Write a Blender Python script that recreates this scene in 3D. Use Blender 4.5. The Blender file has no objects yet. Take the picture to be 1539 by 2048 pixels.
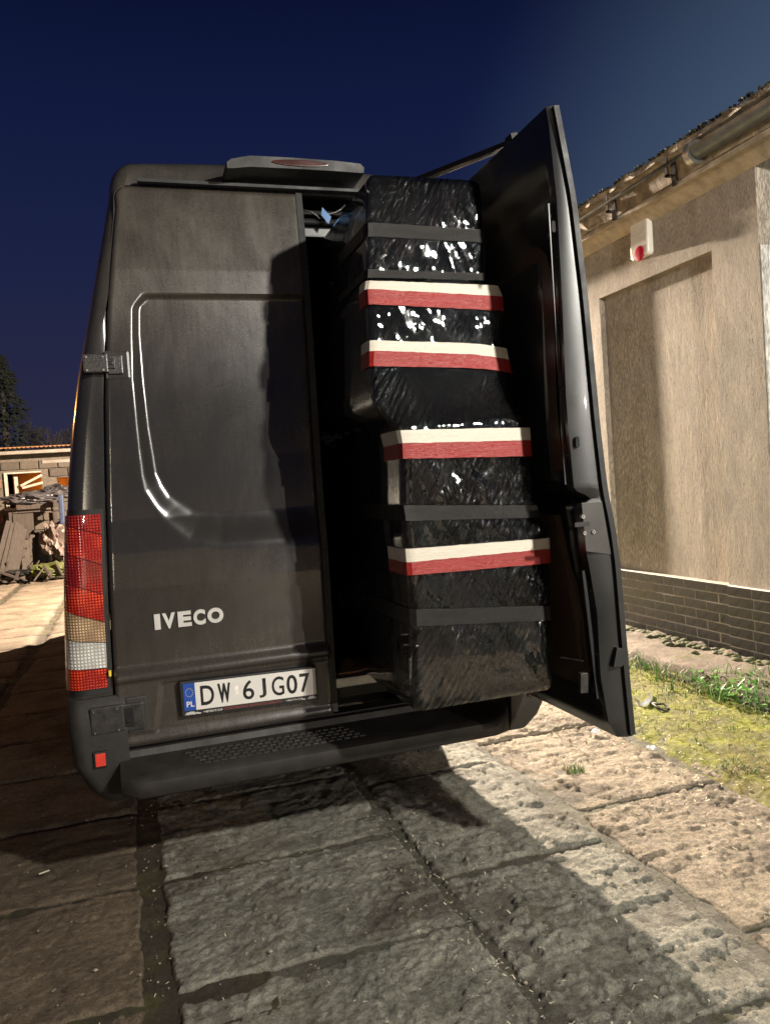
import bpy, bmesh, math, random
import numpy as np
from mathutils import Vector, Matrix
rnd = random.Random(7)
S = bpy.context.scene
COL = S.collection

# ------------------------------------------------------------------ camera
F_PX, CX, CY = 1570.0, 769.5, 1024.0
def _n(v): return v / np.linalg.norm(v)
def _ray(px, py): return np.array([px - CX, -(py - CY), -F_PX]) / F_PX
_dy = _n(_ray(262, 1000)); _dx = _ray(5900, 610); _dx = _n(_dx - _dx.dot(_dy) * _dy); _dz = np.cross(_dx, _dy)
R3 = np.array([_dx, _dy, _dz]); CAM = np.array([-0.721, -3.143, 1.5])
def at_y(px, py, y=0.0):
    r = R3 @ _ray(px, py); return CAM + (y - CAM[1]) / r[1] * r
def at_x(px, py, x):
    r = R3 @ _ray(px, py); return CAM + (x - CAM[0]) / r[0] * r
def at_z(px, py, z=0.0):
    r = R3 @ _ray(px, py); return CAM + (z - CAM[2]) / r[2] * r
cd = bpy.data.cameras.new('camera'); cam = bpy.data.objects.new('camera', cd); COL.objects.link(cam)
M4 = Matrix([list(R3[i]) + [CAM[i]] for i in range(3)] + [[0, 0, 0, 1]]); cam.matrix_world = M4
cd.sensor_fit = 'VERTICAL'; cd.sensor_height = 36; cd.lens = 36 * F_PX / 2048
cd.clip_start = .05; cd.clip_end = 600
S.camera = cam
S.view_settings.view_transform = 'Standard'; S.view_settings.look = 'None'
S.view_settings.exposure = 0; S.view_settings.gamma = 1; S.view_settings.use_curve_mapping = False

# ------------------------------------------------------------------ dusk sky
W = bpy.data.worlds.new('World'); S.world = W; W.use_nodes = True
wt = W.node_tree; wt.nodes.clear()
def WN(t, **k):
    n = wt.nodes.new(t)
    for a, b in k.items(): setattr(n, a, b)
    return n
tc = WN('ShaderNodeTexCoord'); sx = WN('ShaderNodeSeparateXYZ'); wt.links.new(tc.outputs['Generated'], sx.inputs[0])
rp = WN('ShaderNodeValToRGB'); wt.links.new(sx.outputs['Z'], rp.inputs[0])
e = rp.color_ramp.elements
e[0].position = 0.0; e[0].color = (.030, .027, .056, 1)
e[1].position = 1.0; e[1].color = (.0008, .0014, .009, 1)
for p, c in ((.10, (.0225, .0235, .058)), (.26, (.0115, .0165, .056)), (.42, (.006, .011, .048)), (.6, (.0014, .0026, .0175))):
    k = e.new(p); k.color = c + (1,)
dt = WN('ShaderNodeVectorMath', operation='DOT_PRODUCT'); dt.inputs[1].default_value = (.88, .47, .05)   # side of the sky with an added glow standing in for floodlight glare
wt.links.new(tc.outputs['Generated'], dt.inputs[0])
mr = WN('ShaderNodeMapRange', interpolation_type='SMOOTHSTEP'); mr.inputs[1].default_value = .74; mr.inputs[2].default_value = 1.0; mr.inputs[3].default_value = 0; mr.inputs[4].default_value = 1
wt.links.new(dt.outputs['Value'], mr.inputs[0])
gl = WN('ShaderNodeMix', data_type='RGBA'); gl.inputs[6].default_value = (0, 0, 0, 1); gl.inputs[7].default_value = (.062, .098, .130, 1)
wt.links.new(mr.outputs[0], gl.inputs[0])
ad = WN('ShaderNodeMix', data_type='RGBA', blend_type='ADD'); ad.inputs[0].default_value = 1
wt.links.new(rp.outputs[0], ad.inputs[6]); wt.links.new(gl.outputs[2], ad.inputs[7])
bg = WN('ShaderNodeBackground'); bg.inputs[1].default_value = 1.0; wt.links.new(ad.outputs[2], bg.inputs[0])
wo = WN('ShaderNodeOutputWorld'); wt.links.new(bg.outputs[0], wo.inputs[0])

def lamp(name, loc, power, color, radius, target=None, angle=None):
    l = bpy.data.lights.new(name, 'SPOT' if target is not None else 'POINT')
    l.energy = power; l.color = color; l.shadow_soft_size = radius
    o = bpy.data.objects.new(name, l); o.location = loc
    if target is not None:
        l.spot_size = math.radians(angle); l.spot_blend = .35
        o.rotation_euler = (Vector(target) - Vector(loc)).to_track_quat('-Z', 'Y').to_euler()
    COL.objects.link(o); return o
L1 = (2.25, -4.75, 3.6); L2 = (2.9, 9.6, 4.1); L3 = (-7.5, 9.0, 4.2); L4 = (6.3, -14.75, 2.9); L5 = (-4.6, -12.6, 3.1)
lamp('floodlight_beam', L1, 1550, (1.0, .96, .86), .10, (-.1, 1.2, .9), 150)
lamp('yard_lamp_beam', L2, 23000, (1.0, .83, .64), .07)
lamp('garage_fill_beam', L4, 2700, (1.0, .93, .84), .05, (0, 0, 1.2), 120)  # added fill from behind the camera: lifts shadows, gives the film glints
lamp('wall_fill_beam', L5, 520, (1.0, .84, .62), .06)  # added light on the garage wall so it reflects in the door paint
lamp('sodium_lamp_beam', L3, 450, (1.0, .45, .10), .06)

# ------------------------------------------------------------------ helpers
class MB:
    def __init__(s): s.v = []; s.f = []; s.m = []
    def add(s, vs, fs, mi=0):
        o = len(s.v); s.v += [tuple(map(float, p)) for p in vs]; s.f += [tuple(o + i for i in f) for f in fs]; s.m += [mi] * len(fs)
    def box(s, a, b, mi=0, rz=0.0, piv=None):
        x0, y0, z0 = a; x1, y1, z1 = b
        vs = [(x, y, z) for z in (z0, z1) for y in (y0, y1) for x in (x0, x1)]
        if rz:
            p = piv or ((x0 + x1) / 2, (y0 + y1) / 2); c, q = math.cos(rz), math.sin(rz)
            vs = [(p[0] + (x - p[0]) * c - (y - p[1]) * q, p[1] + (x - p[0]) * q + (y - p[1]) * c, z) for x, y, z in vs]
        s.add(vs, [(0, 2, 3, 1), (4, 5, 7, 6), (0, 1, 5, 4), (2, 6, 7, 3), (0, 4, 6, 2), (1, 3, 7, 5)], mi)
    def bar(s, p, q, w, h=None, mi=0, up=(0, 0, 1)):
        p, q = Vector(p), Vector(q); h = h or w; d = (q - p).normalized(); u = Vector(up)
        if abs(d.dot(u)) > .97: u = Vector((1, 0, 0))
        a = d.cross(u).normalized() * w / 2; b = a.cross(d).normalized() * h / 2
        vs = [c + sa * a + sb * b for c in (p, q) for sa, sb in ((-1, -1), (1, -1), (1, 1), (-1, 1))]
        s.add(vs, [(0, 3, 2, 1), (4, 5, 6, 7), (0, 1, 5, 4), (1, 2, 6, 5), (2, 3, 7, 6), (3, 0, 4, 7)], mi)
    def tube(s, pts, rs, n=10, mi=0, cap=True):
        pts = [Vector(p) for p in pts]
        if not hasattr(rs, '__len__'): rs = [rs] * len(pts)
        vs = []
        for i, p in enumerate(pts):
            d = (pts[min(i + 1, len(pts) - 1)] - pts[max(i - 1, 0)]).normalized()
            u = Vector((0, 0, 1)) if abs(d.z) < .9 else Vector((1, 0, 0))
            a = d.cross(u).normalized(); b = a.cross(d)
            vs += [p + rs[i] * (math.cos(2 * math.pi * k / n) * a + math.sin(2 * math.pi * k / n) * b) for k in range(n)]
        fs = [(i * n + k, i * n + (k + 1) % n, (i + 1) * n + (k + 1) % n, (i + 1) * n + k) for i in range(len(pts) - 1) for k in range(n)]
        if cap: fs += [tuple(range(n - 1, -1, -1)), tuple((len(pts) - 1) * n + k for k in range(n))]
        s.add(vs, fs, mi)
    def grid(s, P, mi=0, flip=False, closeu=False):
        P = np.asarray(P); a, b = P.shape[:2]; fs = []
        for i in range(a - 1):
            for j in range(b - (0 if closeu else 1)):
                k = (j + 1) % b; f = (i * b + j, i * b + k, (i + 1) * b + k, (i + 1) * b + j)
                fs.append(f[::-1] if flip else f)
        s.add(P.reshape(-1, 3), fs, mi)
    def prism(s, poly, axis, a, b, mi=0):
        n = len(poly)
        def mk(p, t): return {'x': (t, p[0], p[1]), 'y': (p[0], t, p[1]), 'z': (p[0], p[1], t)}[axis]
        vs = [mk(p, a) for p in poly] + [mk(p, b) for p in poly]
        fs = [tuple(range(n)), tuple(range(2 * n - 1, n - 1, -1))] + [(i, i + n, (i + 1) % n + n, (i + 1) % n) for i in range(n)]
        s.add(vs, fs, mi)
    def build(s, name, mat, parent=None, smooth=False, bevel=0, off=None, weld=False):
        me = bpy.data.meshes.new(name)
        L = np.array(off if off is not None else (parent['base'] if parent is not None and 'base' in parent else (0, 0, 0)))
        me.from_pydata([tuple(np.array(v) - L) for v in s.v], [], s.f)
        for m in (mat if isinstance(mat, (list, tuple)) else [mat]): me.materials.append(m)
        me.polygons.foreach_set('material_index', s.m)
        bm = bmesh.new(); bm.from_mesh(me)
        if weld: bmesh.ops.remove_doubles(bm, verts=bm.verts, dist=1e-5)
        bmesh.ops.recalc_face_normals(bm, faces=bm.faces)
        if bevel:
            es = [e_ for e_ in bm.edges if len(e_.link_faces) == 2 and e_.calc_face_angle(0) > .5]
            bmesh.ops.bevel(bm, geom=es, offset=bevel, segments=2, affect='EDGES', profile=.7)
        bm.to_mesh(me); bm.free()
        if smooth:
            for p in me.polygons: p.use_smooth = True
            if smooth is not True:
                me.set_sharp_from_angle(angle=math.radians(smooth))
        o = bpy.data.objects.new(name, me); COL.objects.link(o)
        if parent is not None:
            o.parent = parent; o['_b'] = 1
            if 'base' in parent: o['base'] = parent['base']
        return o
def thing(name, label, cat, loc, group=None):
    o = bpy.data.objects.new(name, None); COL.objects.link(o); o.location = loc; o['base'] = list(map(float, loc))
    o['label'] = label; o['category'] = cat
    if group: o['group'] = group
    return o
def tag(o, label=None, cat=None, group=None, kind=None):
    if label: o['label'] = label
    if cat: o['category'] = cat
    if group: o['group'] = group
    if kind: o['kind'] = kind
    return o
def single(mb, name, mat, label, cat, loc, group=None, **k):
    o = mb.build(name, mat, None, off=loc, **k); o.location = loc
    return tag(o, label, cat, group)
def dup(o, name=None, loc=None, rot=None, parent=None):
    c = o.copy(); COL.objects.link(c)
    if loc is not None: c.location = loc
    if rot is not None: c.rotation_euler = rot
    if parent is not None: c.parent = parent
    return c

# numpy value noise
def _h(i, j, s):
    n = (i * 374761393 + j * 668265263 + s * 362437 + 1013) & 0x7fffffff
    n = ((n ^ (n >> 13)) * 1274126177) & 0x7fffffff
    n = ((n ^ (n >> 16)) * 1103515245 + 12345) & 0x7fffffff
    return (n & 0xffff) / 65535.0
def vnoise(x, y, s=0):
    x = np.asarray(x, float); y = np.asarray(y, float)
    i = np.floor(x).astype(np.int64); j = np.floor(y).astype(np.int64); u = x - i; v = y - j
    u = u * u * (3 - 2 * u); v = v * v * (3 - 2 * v)
    return ((_h(i, j, s) * (1 - u) + _h(i + 1, j, s) * u) * (1 - v) + (_h(i, j + 1, s) * (1 - u) + _h(i + 1, j + 1, s) * u) * v) * 2 - 1
def fbm(x, y, s=0, o=4, g=.5):
    t = 0; a = 1; q = 0
    for k in range(o):
        t = t + a * vnoise(x * 2.03 ** k + 17.3 * k, y * 2.03 ** k - 9.1 * k, s + k); q += a; a *= g
    return t / q
def sst(a, b, x):
    t = np.clip((np.asarray(x, float) - a) / (b - a), 0, 1); return t * t * (3 - 2 * t)

# irregular lump
def blob(center, rad, seed, sub=3, amp=.35, fr=2.5):
    bm = bmesh.new(); bmesh.ops.create_icosphere(bm, subdivisions=sub, radius=1); V = np.array([v.co[:] for v in bm.verts]); Fc = [tuple(v.index for v in f.verts) for f in bm.faces]; bm.free()
    n_ = fbm(V[:, 0] * fr + V[:, 2] * 1.7 + seed, V[:, 1] * fr - V[:, 2] * 2.3, seed, 4, .6); V = V * (1 + amp * n_)[:, None] * np.array(rad); V[:, 2] = np.maximum(V[:, 2], -rad[2] * .85)
    return V + np.array(center), Fc

# ------------------------------------------------------------------ materials
def mat(name): 
    m = bpy.data.materials.new(name); m.use_nodes = True; return m, m.node_tree, m.node_tree.nodes['Principled BSDF']
def nd(t, ty, **k):
    n = t.nodes.new(ty)
    for a, b in k.items(): setattr(n, a, b)
    return n
def setb(b, **k):
    for a, v in k.items():
        a = a.replace('_', ' ')
        b.inputs[a].default_value = (v + (1,)) if isinstance(v, tuple) and len(v) == 3 and a != 'Emission' else v
def coord(t, scale=(1, 1, 1), rot=(0, 0, 0)):
    c = nd(t, 'ShaderNodeTexCoord'); m = nd(t, 'ShaderNodeMapping'); m.inputs['Scale'].default_value = scale; m.inputs['Rotation'].default_value = rot
    if any(rot):
        r_ = nd(t, 'ShaderNodeMapping'); r_.inputs['Rotation'].default_value = rot; m.inputs['Rotation'].default_value = (0, 0, 0)
        t.links.new(c.outputs['Object'], r_.inputs[0]); t.links.new(r_.outputs[0], m.inputs[0]); return m.outputs[0]
    t.links.new(c.outputs['Object'], m.inputs[0]); return m.outputs[0]
def noise(t, vec, scale, detail=4, rough=.55, dist=0):
    n = nd(t, 'ShaderNodeTexNoise'); n.inputs['Scale'].default_value = scale; n.inputs['Detail'].default_value = detail
    n.inputs['Roughness'].default_value = rough; n.inputs['Distortion'].default_value = dist
    t.links.new(vec, n.inputs['Vector']); return n.outputs['Fac']
def ramp(t, fac, stops, interp='LINEAR'):
    r = nd(t, 'ShaderNodeValToRGB'); r.color_ramp.interpolation = interp
    el = r.color_ramp.elements; el[0].position, el[1].position = stops[0][0], stops[-1][0]
    def c4(c): return (c, c, c, 1) if not hasattr(c, '__len__') else tuple(c) + (1,)
    el[0].color = c4(stops[0][1]); el[1].color = c4(stops[-1][1])
    for p, c in stops[1:-1]: el.new(p).color = c4(c)
    t.links.new(fac, r.inputs[0]); return r.outputs[0]
def mixc(t, fac, a, b, mode='MIX'):
    m = nd(t, 'ShaderNodeMix', data_type='RGBA', blend_type=mode)
    for i, v in ((0, fac), (6, a), (7, b)):
        if hasattr(v, 'is_output') or isinstance(v, bpy.types.NodeSocket): t.links.new(v, m.inputs[i])
        elif i == 0: m.inputs[0].default_value = v
        else: m.inputs[i].default_value = tuple(v) + (1,)
    return m.outputs[2]
def bump(t, b, hts, strength=.5, dist=.01, prev=None):
    n = nd(t, 'ShaderNodeBump'); n.inputs['Strength'].default_value = strength; n.inputs['Distance'].default_value = dist
    t.links.new(hts, n.inputs['Height'])
    if prev is not None: t.links.new(prev, n.inputs['Normal'])
    t.links.new(n.outputs[0], b.inputs['Normal']); return n.outputs[0]
def plain(name, col, rough=.6, metal=0, var=.25, sc=12, bmp=.15, scale=(1, 1, 1), coat=0, dist=.004):
    m, t, b = mat(name); v = coord(t, scale); f = noise(t, v, sc, 5, .6)
    dark = tuple(c * (1 - var) for c in col); lite = tuple(min(1, c * (1 + var)) for c in col)
    t.links.new(ramp(t, f, [(.3, dark), (.7, lite)]), b.inputs['Base Color'])
    t.links.new(ramp(t, noise(t, v, sc * .6, 3), [(.3, max(.03, rough * .8)), (.7, min(1, rough * 1.15))]), b.inputs['Roughness'])
    setb(b, Metallic=metal, Coat_Weight=coat)
    if bmp: bump(t, b, noise(t, v, sc * 4, 4, .65), bmp, dist)
    return m
def paint(name, dust=.5, base=(.012, .0125, .014), tone=(.080, .064, .048)):
    m, t, b = mat(name); v = coord(t)
    sep = nd(t, 'ShaderNodeSeparateXYZ'); t.links.new(v, sep.inputs[0])
    big = noise(t, coord(t, (1.3, 1.3, .7)), 2.6, 6, .68, .8); fine = noise(t, v, 260, 4, .75); run = noise(t, coord(t, (26, 26, 1.1)), 2.2, 4, .6)
    hgt = ramp(t, sep.outputs[2], [(0, .72), (.55, .8), (.75, .42), (1, 1.0)])
    mp = nd(t, 'ShaderNodeMapRange'); mp.inputs[1].default_value = .4; mp.inputs[2].default_value = 2.8
    t.links.new(sep.outputs[2], mp.inputs[0]); hr = ramp(t, mp.outputs[0], [(0, .70), (.2, .55), (.38, .22), (.62, .30), (.8, .82), (1, .86)])
    def mul(a, c):
        q = nd(t, 'ShaderNodeMath', operation='MULTIPLY'); t.links.new(a, q.inputs[0])
        if isinstance(c, (int, float)): q.inputs[1].default_value = c
        else: t.links.new(c, q.inputs[1])
        return q.outputs[0]
    d = mul(mul(mul(ramp(t, big, [(.30, .5), (.70, 1.0)]), ramp(t, fine, [(.34, .55), (.64, 1.0)])), ramp(t, run, [(.32, .86), (.6, 1)])), hr)
    d = mul(d, dust * 1.6)
    t.links.new(mixc(t, d, base, tone), b.inputs['Base Color'])
    t.links.new(ramp(t, d, [(0, .10), (.35, .30), (1, .85)]), b.inputs['Roughness'])
    setb(b, Metallic=0.0, Coat_Weight=.62, Coat_Roughness=.14); b.inputs['Specular IOR Level'].default_value = .5
    cr = ramp(t, d, [(0, .13), (.5, .34), (1, .6)]); t.links.new(cr, b.inputs['Coat Roughness'])
    b1 = bump(t, b, noise(t, v, 330, 2, .6), .06, .0010)
    bump(t, b, noise(t, v, 3.2, 2, .5), .10, .012, b1)
    return m
def film():
    m, t, b = mat('stretch_film')
    setb(b, Base_Color=(.0035, .004, .0042), Roughness=.09, Coat_Weight=1.0, Coat_Roughness=.035)
    def rot_noise(rot, scale, s, det, dd):
        c = coord(t, scale, rot); return noise(t, c, s, det, .62, dd)
    # long fine creases running diagonally, crumpled patches elsewhere
    wv = nd(t, 'ShaderNodeTexWave', bands_direction='X'); wv.inputs['Scale'].default_value = 13; wv.inputs['Distortion'].default_value = 7; wv.inputs['Detail'].default_value = 4; wv.inputs['Detail Scale'].default_value = .9; wv.inputs['Detail Roughness'].default_value = .6
    t.links.new(coord(t, (1, .6, .16), (0, math.radians(-35), 0)), wv.inputs['Vector'])
    a_ = rot_noise((0, math.radians(-33), 0), (190, 30, 8), 1.0, 4, .3); am = nd(t, 'ShaderNodeMath', operation='ADD'); t.links.new(a_, am.inputs[0]); t.links.new(wv.outputs['Fac'], am.inputs[1]); a = am.outputs[0]
    a2 = rot_noise((0, math.radians(-28), 0), (60, 10, 4), 1.0, 3, .4)
    vert = rot_noise((0, 0, 0), (60, 70, 1.7), 1.0, 3, .2)
    cr = noise(t, coord(t), 62, 5, .62, 1.6)
    zone = ramp(t, noise(t, coord(t, (1, .3, 1)), 4.2, 2), [(.52, 0), (.62, 1)])
    mx = nd(t, 'ShaderNodeMix', data_type='FLOAT'); t.links.new(zone, mx.inputs[0]); t.links.new(a, mx.inputs[2]); t.links.new(cr, mx.inputs[3])
    geo = nd(t, 'ShaderNodeNewGeometry'); sp = nd(t, 'ShaderNodeSeparateXYZ'); t.links.new(geo.outputs['True Normal'], sp.inputs[0])
    side = ramp(t, sp.outputs[1], [(0, 0), (.001, 0), (1, 1)])
    ab = nd(t, 'ShaderNodeMath', operation='ABSOLUTE'); t.links.new(sp.outputs[0], ab.inputs[0])
    sd = ramp(t, ab.outputs[0], [(.6, 0), (.8, 1)])
    m2 = nd(t, 'ShaderNodeMix', data_type='FLOAT'); t.links.new(sd, m2.inputs[0]); t.links.new(mx.outputs[0], m2.inputs[2]); t.links.new(vert, m2.inputs[3])
    n1 = bump(t, b, m2.outputs[0], 1.0, .022)
    n2 = bump(t, b, a2, .7, .028, n1)
    bump(t, b, noise(t, coord(t), 9, 3, .5), .5, .04, n2)
    return m
def stucco(name, col, sc=1.0, depth=.018):
    m, t, b = mat(name)
    g = noise(t, coord(t, (115, 115, 21)), 1.4 * sc, 5, .62, .35); g2 = noise(t, coord(t, (10, 10, 3)), 1.2, 4, .6)
    st = noise(t, coord(t, (5, 5, 1.2)), 1.0, 4, .6)
    gr = ramp(t, g, [(.34, .58), (.47, .95), (.62, 1.05)])
    c = mixc(t, 1.0, ramp(t, st, [(.3, tuple(k * .84 for k in col)), (.7, tuple(min(1, k * 1.1) for k in col))]), gr, 'MULTIPLY')
    stn = noise(t, coord(t, (3.0, 3.0, 1.1)), 1.7, 6, .7, .5); c = mixc(t, 1.0, c, ramp(t, stn, [(.34, .80), (.52, 1.0), (.7, 1.06)]), 'MULTIPLY')
    pt = noise(t, coord(t), 1.1, 5, .7, .6); c = mixc(t, ramp(t, pt, [(.54, 0), (.62, .35)]), c, (.27, .26, .22))
    t.links.new(c, b.inputs['Base Color']); setb(b, Roughness=.92)
    h = ramp(t, g, [(.34, 0), (.52, 1)])
    n = bump(t, b, h, .75, depth); bump(t, b, g2, .3, .02, n)
    return m
def concrete(name, c1, c2, moss=.0, mud=(.05, .034, .02), sc=1):
    m, t, b = mat(name)
    geo = nd(t, 'ShaderNodeNewGeometry')
    def nz(s, d=5, r=.6, di=0):
        n = nd(t, 'ShaderNodeTexNoise'); n.inputs['Scale'].default_value = s; n.inputs['Detail'].default_value = d; n.inputs['Roughness'].default_value = r; n.inputs['Distortion'].default_value = di
        t.links.new(geo.outputs['Position'], n.inputs['Vector']); return n.outputs['Fac']
    base = ramp(t, nz(2.6 * sc, 6, .65, .4), [(.3, tuple(k * .82 for k in c1)), (.5, tuple((a_ + b_) / 2 for a_, b_ in zip(c1, c2))), (.72, tuple(k * 1.08 for k in c2))])
    base = mixc(t, ramp(t, nz(1.5, 7, .7, .8), [(.50, 0), (.66, .8)]), base, mud)
    base = mixc(t, 1.0, base, ramp(t, nz(46, 5, .75), [(.3, .45), (.5, .95), (.72, 1.35)]), 'MULTIPLY')
    base = mixc(t, 1.0, base, ramp(t, nz(190, 3, .7), [(.32, .6), (.5, 1.0), (.68, 1.3)]), 'MULTIPLY')
    sp = nd(t, 'ShaderNodeSeparateXYZ'); t.links.new(geo.outputs['Position'], sp.inputs[0])
    low = nd(t, 'ShaderNodeMapRange'); low.inputs[1].default_value = -.010; low.inputs[2].default_value = -.028; t.links.new(sp.outputs[2], low.inputs[0])
    base = mixc(t, low.outputs[0], base, tuple(k * .8 for k in mud))
    if moss:
        base = mixc(t, ramp(t, nz(3.1, 6, .75, .6), [(.56, 0), (.68, moss)]), base, (.10, .105, .018))
        ms = nd(t, 'ShaderNodeMath', operation='MULTIPLY'); t.links.new(low.outputs[0], ms.inputs[0]); t.links.new(ramp(t, nz(5.0, 5, .7), [(.50, 0), (.60, .75)]), ms.inputs[1])
        base = mixc(t, ms.outputs[0], base, (.075, .080, .018))
    t.links.new(base, b.inputs['Base Color']); t.links.new(ramp(t, nz(9), [(.3, .72), (.7, .95)]), b.inputs['Roughness'])
    n = bump(t, b, nz(150, 5, .8), 1.0, .006); n = bump(t, b, nz(70, 6, .75), .9, .008, n); bump(t, b, nz(22, 6, .7, .9), .75, .018, n)
    return m
M = {}
M['paint'] = paint('dusty_van_paint', .50, tone=(.112, .090, .066))
M['paint_clean'] = paint('van_body_paint', .45, tone=(.11, .095, .075))
M['inner'] = plain('door_inner_paint', (.014, .0145, .015), .34, var=.3, sc=6, bmp=.05, coat=.15)
M['liner'] = plain('door_liner_board', (.055, .036, .025), .34, var=.25, sc=3, bmp=.06)
M['plastic'] = plain('black_plastic', (.019, .0165, .014), .62, var=.35, sc=14, bmp=.25)
M['hingepl'] = plain('hinge_plastic', (.03, .028, .026), .30, var=.4, sc=30, bmp=.35)
M['rubber'] = plain('seal_rubber', (.008, .008, .008), .6, var=.3, sc=20)
M['dark'] = plain('cargo_bay_lining', (.014, .013, .013), .7)
M['wood'] = plain('plywood', (.20, .10, .05), .6, var=.3, sc=3, scale=(1, 14, 1))
M['steel'] = plain('worn_steel', (.35, .34, .32), .35, metal=.9, var=.2, sc=20)
M['chrome'] = plain('chrome_letter', (.62, .60, .57), .36, metal=.35, var=.05, sc=10, bmp=.02)
M['white'] = plain('plate_white', (.62, .59, .55), .42, var=.04, sc=20, bmp=.03)
M['blue'] = plain('plate_blue', (.012, .06, .30), .4, var=.1, bmp=.02)
M['ink'] = plain('plate_ink', (.008, .008, .008), .4, var=.1, bmp=0)
M['hole'] = plain('hole_shadow', (.004, .004, .004), .9, bmp=0)
M['star'] = plain('star_yellow', (.35, .33, .25), .5, bmp=0)
M['redtext'] = plain('faded_red_print', (.26, .05, .04), .5, bmp=0)
M['silver'] = plain('silver_print', (.42, .40, .38), .5, bmp=0)
M['film'] = film()
M['tapew'] = plain('white_tape', (.60, .55, .46), .42, var=.06, sc=4, bmp=.5, scale=(1, 1, 26), dist=.005)
M['taper'] = plain('red_tape', (.26, .013, .010), .42, var=.12, sc=4, bmp=.5, scale=(1, 1, 26), dist=.005)
def woven():
    m, t, b = mat('black_woven_tape'); v = coord(t)
    w = nd(t, 'ShaderNodeTexWave', bands_direction='X'); w.inputs['Scale'].default_value = 105; w.inputs['Distortion'].default_value = .5; t.links.new(v, w.inputs[0])
    w2 = nd(t, 'ShaderNodeTexWave', bands_direction='Z'); w2.inputs['Scale'].default_value = 90; w2.inputs['Distortion'].default_value = 1.5; t.links.new(v, w2.inputs[0])
    f = noise(t, coord(t, (3, 3, 20)), 2, 4)
    t.links.new(ramp(t, f, [(.3, (.008, .0075, .007)), (.7, (.019, .017, .015))]), b.inputs['Base Color']); setb(b, Roughness=.42); b.inputs['Specular IOR Level'].default_value = .3
    n = bump(t, b, w.outputs['Fac'], .35, .0015); n = bump(t, b, w2.outputs['Fac'], .3, .0015, n); bump(t, b, noise(t, v, 18, 3), .3, .008, n); return m
M['woven'] = woven()
M['stucco'] = stucco('streaked_plaster', (.47, .40, .325), 1.0, .012)
M['soffit'] = plain('soffit_render', (.42, .345, .26), .9, var=.3, sc=9, bmp=.5, dist=.01)
M['whitewall'] = stucco('peeling_white_plaster', (.86, .83, .77), .7, .016)
M['tile'] = None
def tile_mat(name, cols, rough=.35):
    m, t, b = mat(name); oi = nd(t, 'ShaderNodeObjectInfo'); v = coord(t)
    c = ramp(t, oi.outputs['Random'], cols)
    c = mixc(t, 1.0, c, ramp(t, noise(t, v, 22, 5, .7), [(.3, .7), (.7, 1.2)]), 'MULTIPLY')
    t.links.new(c, b.inputs['Base Color']); t.links.new(ramp(t, noise(t, v, 14, 4), [(.3, rough * .7), (.7, rough * 1.5)]), b.inputs['Roughness'])
    bump(t, b, noise(t, v, 60, 4), .25, .003); return m
M['tile'] = tile_mat('clinker_tile', [(0, (.030, .029, .032)), (.5, (.042, .037, .037)), (1, (.026, .026, .030))], .28)
M['block'] = tile_mat('old_wall_block', [(0, (.05, .038, .027)), (.45, (.075, .057, .042)), (.8, (.042, .032, .024)), (.93, (.10, .04, .025)), (1, (.12, .05, .03))], .9)
M['mortar'] = plain('mortar', (.50, .46, .42), .95, var=.2, sc=30, bmp=.3)
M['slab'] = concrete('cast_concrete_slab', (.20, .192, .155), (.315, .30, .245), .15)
M['slabw'] = concrete('mossy_lamplit_slab', (.27, .215, .155), (.42, .345, .25), .35)  # mossy; base also paler and warmer, the lamplight put into the colour
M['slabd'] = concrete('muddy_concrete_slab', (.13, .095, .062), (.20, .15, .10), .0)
M['soil'] = concrete('damp_soil', (.040, .032, .021), (.075, .058, .038), .5)
M['dust'] = concrete('dusty_joint_fill', (.11, .102, .080), (.20, .185, .148), .6, mud=(.085, .075, .055))
M['yard'] = concrete('yard_ground', (.16, .12, .08), (.26, .20, .14), .4)
M['kerb'] = concrete('walkway_concrete', (.13, .10, .075), (.21, .16, .12), .95)
M['moss'] = concrete('yellow_moss', (.085, .080, .010), (.29, .30, .014), .3, mud=(.12, .075, .022), sc=3.5)
M['grass'] = plain('grass_blades', (.065, .16, .02), .6, var=.5, sc=9, bmp=0)
M['drygrass'] = plain('dry_grass', (.33, .30, .14), .7, var=.4, sc=9, bmp=0)
M['litter'] = plain('seed_litter', (.62, .55, .40), .8, var=.35, sc=30, bmp=0)
M['paper'] = plain('crumpled_plastic', (.78, .76, .74), .4, var=.08, sc=30, bmp=.5)
M['pebble'] = plain('pebble', (.28, .25, .20), .85, var=.35, sc=25, bmp=.3)
M['tarp'] = plain('grey_sheet', (.035, .031, .032), .45, var=.35, sc=5, bmp=.5)
M['pink'] = plain('dusty_sack', (.08, .055, .045), .6, var=.3, sc=5, bmp=.5)
M['yellow'] = plain('yellow_green_sack', (.06, .065, .014), .6, var=.25, sc=5, bmp=.4)
M['plank'] = plain('grey_plank', (.030, .021, .015), .8, var=.3, sc=4, scale=(6, 6, 1), bmp=.3)
M['darkplank'] = plain('dark_plank', (.03, .02, .015), .8, var=.3, sc=4, scale=(6, 6, 1), bmp=.3)
M['orange'] = plain('orange_wall', (.40, .15, .03), .8, var=.15, sc=3)
M['roofsheet'] = plain('orange_brown_roof_sheet', (.30, .14, .06), .6, var=.4, sc=8)  # orange-brown base colour, mottled at random
M['foliage'] = plain('dark_needles', (.010, .014, .008), .8, var=.5, sc=3, bmp=0)
M['bark'] = plain('bark', (.018, .014, .012), .9, var=.4, sc=14, bmp=.5)
M['gutter'] = plain('zinc_gutter', (.11, .12, .12), .42, metal=.4, var=.4, sc=9)
M['siren'] = plain('siren_plastic', (.76, .72, .64), .4, var=.05, sc=10, bmp=.03)
M['sirenred'] = plain('siren_red_lens', (.50, .008, .035), .2, var=.15, sc=10, bmp=.05)
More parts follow.
